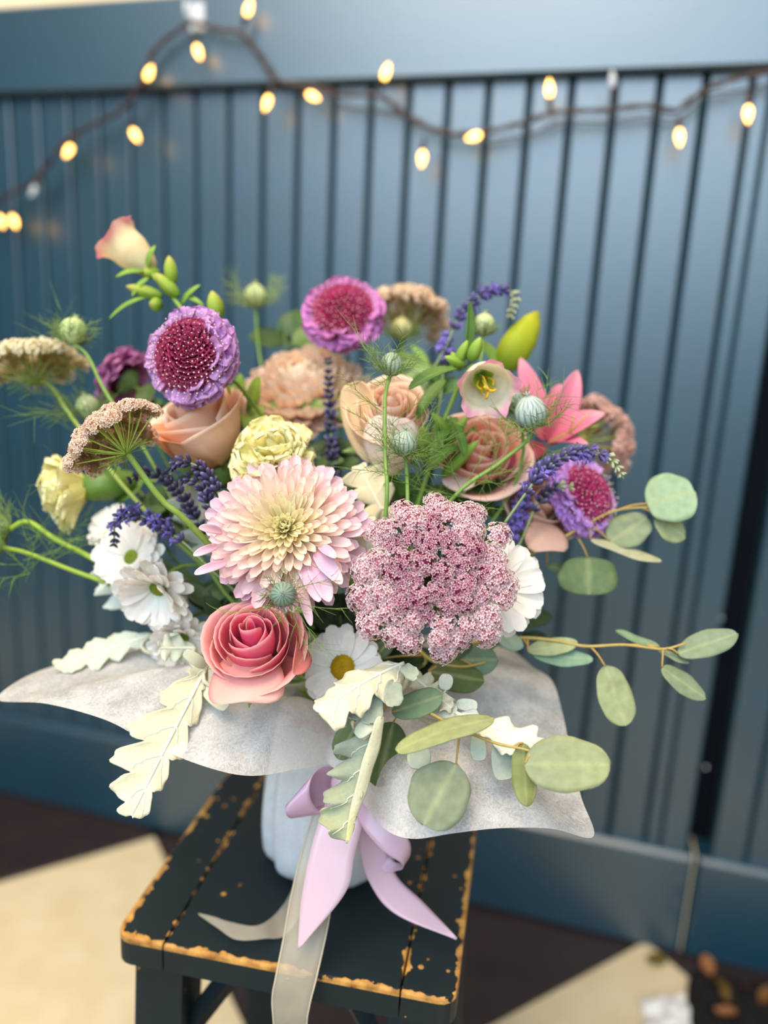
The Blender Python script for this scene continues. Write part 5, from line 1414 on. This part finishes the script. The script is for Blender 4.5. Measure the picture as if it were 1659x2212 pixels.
dusty_leaf(r, h, P(975, 1530, .475), mpx(60, .48), dirc(-.2, .6, .75), 5, CREAM, (170, 180, 160), 5, wave=.004, depth=.5, veins=False)
for bx, by, tx, ty, w in ((960, 1490, 965, 1458, 30), (985, 1520, 1030, 1525, 26), (930, 1520, 985, 1540, 40)):
    leaf('lobe', r, P(bx, by, .482), P(tx, ty, .478), mpx(w, .48), dirc(0, .4, .9), mat='felt', thick=.0009, a=.35, b=.25, cup=.2, stops=[(0, (200, 200, 176)), (1, (226, 220, 198))])
h = P(330, 1370, .56)
r = dusty('long pale dusty miller leaf trailing off at the left behind the paper', h, (.5, .3, -.3))
dusty_leaf(r, h, P(120, 1440, .545), mpx(74, .55), dirc(0, .5, .85), 4, [(0, (196, 204, 186)), (.5, (206, 208, 184)), (1, (214, 208, 176))], (180, 186, 166), 6, wave=.002, depth=.55, veins=False)
h = P(330, 1330, .565)
r = dusty('upright silvery dusty miller leaf left of the white daisies', h, (.3, -.4, -.2))
dusty_leaf(r, h, P(215, 1215, .56), mpx(120, .56), dirc(-.2, .2, .95), 4, [(0, (196, 204, 190)), (1, (214, 216, 198))], (190, 196, 176), 7, wave=.003, depth=.6, veins=False)
h = P(455, 1200, .545)
r = dusty('silvery dusty miller leaf behind the dark lavender on the left', h, (.1, -.5, -.3))
dusty_leaf(r, h, P(395, 1040, .545), mpx(110, .545), dirc(-.1, .2, .97), 5, [(0, (176, 184, 168)), (1, (196, 200, 180))], (190, 196, 176), 8, wave=.003, depth=.6, veins=False)
h = P(840, 1130, .525)
r = dusty('beige dusty miller leaf in the gap under the cream rose', h, (.1, -.5, -.3))
dusty_leaf(r, h, P(775, 1005, .530), mpx(110, .53), dirc(0, .3, .95), 3, [(0, (206, 196, 160)), (1, (222, 206, 166))], (190, 186, 156), 9, wave=.002, depth=.65, veins=False)
h = P(800, 1260, .50)
r = dusty('cream lobed dusty miller leaf showing between chrysanthemum and lace', h, (.1, -.5, -.3))
dusty_leaf(r, h, P(790, 1120, .50), mpx(90, .50), dirc(0, .3, .95), 3, CREAM, (190, 186, 156), 10, wave=.002, depth=.6, veins=False)
h = P(420, 1400, .53)
r = dusty('grey-cream dusty miller leaf under the lowest white daisy', h, (.2, .4, -.4))
dusty_leaf(r, h, P(345, 1400, .515), mpx(70, .52), dirc(0, .4, .9), 3, [(0, (170, 180, 160)), (1, (206, 206, 184))], (180, 186, 166), 11, wave=.002, depth=.5, veins=False)

# ---- leafy filler between the flowers
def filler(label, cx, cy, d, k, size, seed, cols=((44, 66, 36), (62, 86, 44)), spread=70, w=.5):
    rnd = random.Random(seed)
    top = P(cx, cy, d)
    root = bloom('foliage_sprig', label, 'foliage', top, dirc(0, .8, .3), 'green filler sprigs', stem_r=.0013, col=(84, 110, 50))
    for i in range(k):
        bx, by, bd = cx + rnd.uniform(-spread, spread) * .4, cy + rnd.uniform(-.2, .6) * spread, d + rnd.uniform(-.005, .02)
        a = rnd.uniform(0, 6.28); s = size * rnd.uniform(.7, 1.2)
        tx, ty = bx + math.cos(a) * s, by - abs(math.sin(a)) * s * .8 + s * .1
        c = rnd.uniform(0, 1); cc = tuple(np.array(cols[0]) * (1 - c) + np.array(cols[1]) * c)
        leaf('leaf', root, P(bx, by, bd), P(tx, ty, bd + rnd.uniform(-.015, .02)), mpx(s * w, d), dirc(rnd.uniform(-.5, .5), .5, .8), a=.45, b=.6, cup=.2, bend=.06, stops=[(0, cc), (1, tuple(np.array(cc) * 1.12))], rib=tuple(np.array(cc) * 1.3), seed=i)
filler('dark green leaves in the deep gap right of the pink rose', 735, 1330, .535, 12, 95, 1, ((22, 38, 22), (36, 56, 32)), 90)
filler('dark green leaf fan between the two top scabiosas', 615, 715, .70, 5, 95, 2, ((60, 84, 36), (84, 112, 48)), 50, .7)
filler('green leaves packed under the cream rose', 880, 1060, .560, 12, 80, 3, ((70, 100, 44), (104, 140, 60)), 80)
filler('green leaves behind the yellow carnation', 520, 890, .580, 10, 90, 4, ((90, 116, 44), (140, 160, 64)), 80, .35)
filler('dark green leaves between carnation and lavender spike', 690, 985, .590, 9, 80, 5, ((40, 58, 30), (64, 86, 40)), 70)
filler('green leaves below the salmon rose', 1030, 1080, .575, 10, 85, 6, ((60, 88, 42), (96, 128, 58)), 80)
filler('dark leaves behind the dark lavender at the left', 330, 1110, .585, 9, 75, 7, ((50, 70, 36), (74, 96, 50)), 80)
filler('dark leaves in the heart of the bunch below the pink lace', 870, 1420, .545, 10, 90, 8, ((26, 42, 22), (44, 62, 34)), 90)
filler('green leaf tuft beside the lemon carnation', 255, 1060, .585, 6, 70, 9, ((70, 100, 36), (96, 126, 48)), 40, .6)
filler('dark leaves behind the right white daisy', 1100, 1340, .560, 8, 80, 10, ((40, 58, 34), (66, 86, 50)), 70)
filler('lighter green leaves around the upright lavender spike', 735, 880, .610, 8, 90, 11, ((84, 108, 50), (120, 142, 70)), 60, .35)
filler('dark leaves at the back beside the lily bud', 950, 820, .600, 8, 80, 12, ((52, 76, 40), (84, 112, 56)), 70, .4)
filler('dark green leaves under the pink chrysanthemum and white cluster', 470, 1300, .555, 9, 80, 13, ((40, 58, 34), (70, 90, 52)), 80)
filler('olive leaves behind the plum scabiosa', 320, 880, .600, 6, 70, 14, ((50, 66, 34), (80, 100, 50)), 50)
filler('mid green leaves tucked between peach rose and dark lavender', 455, 1010, .565, 9, 80, 15, ((64, 90, 40), (100, 128, 56)), 70, .4)
filler('dark green leaves between the pink chrysanthemum and the lace', 745, 1090, .560, 9, 85, 16, ((44, 66, 32), (76, 102, 48)), 70, .45)
filler('bright green leaves between cream rose and salmon rose', 940, 960, .575, 12, 80, 17, ((92, 128, 48), (132, 166, 70)), 80, .42)
filler('green leaves low beside the pink lily', 1130, 1010, .600, 9, 80, 18, ((70, 98, 44), (110, 140, 62)), 70, .4)
filler('loose green leaves behind the cream and crimson lace', 260, 960, .610, 8, 75, 19, ((66, 92, 42), (100, 128, 58)), 60, .35)
filler('dark leaves among the dark lavender and silvery leaves', 420, 1150, .570, 9, 80, 20, ((44, 62, 36), (76, 98, 54)), 70, .45)
filler('bright green leaf blades left of the yellow carnation', 540, 905, .600, 8, 110, 21, ((118, 148, 50), (158, 182, 74)), 60, .28)
filler('green leaves behind the nigella pods and bellflower buds', 900, 800, .620, 9, 85, 22, ((80, 108, 50), (118, 146, 72)), 80, .32)
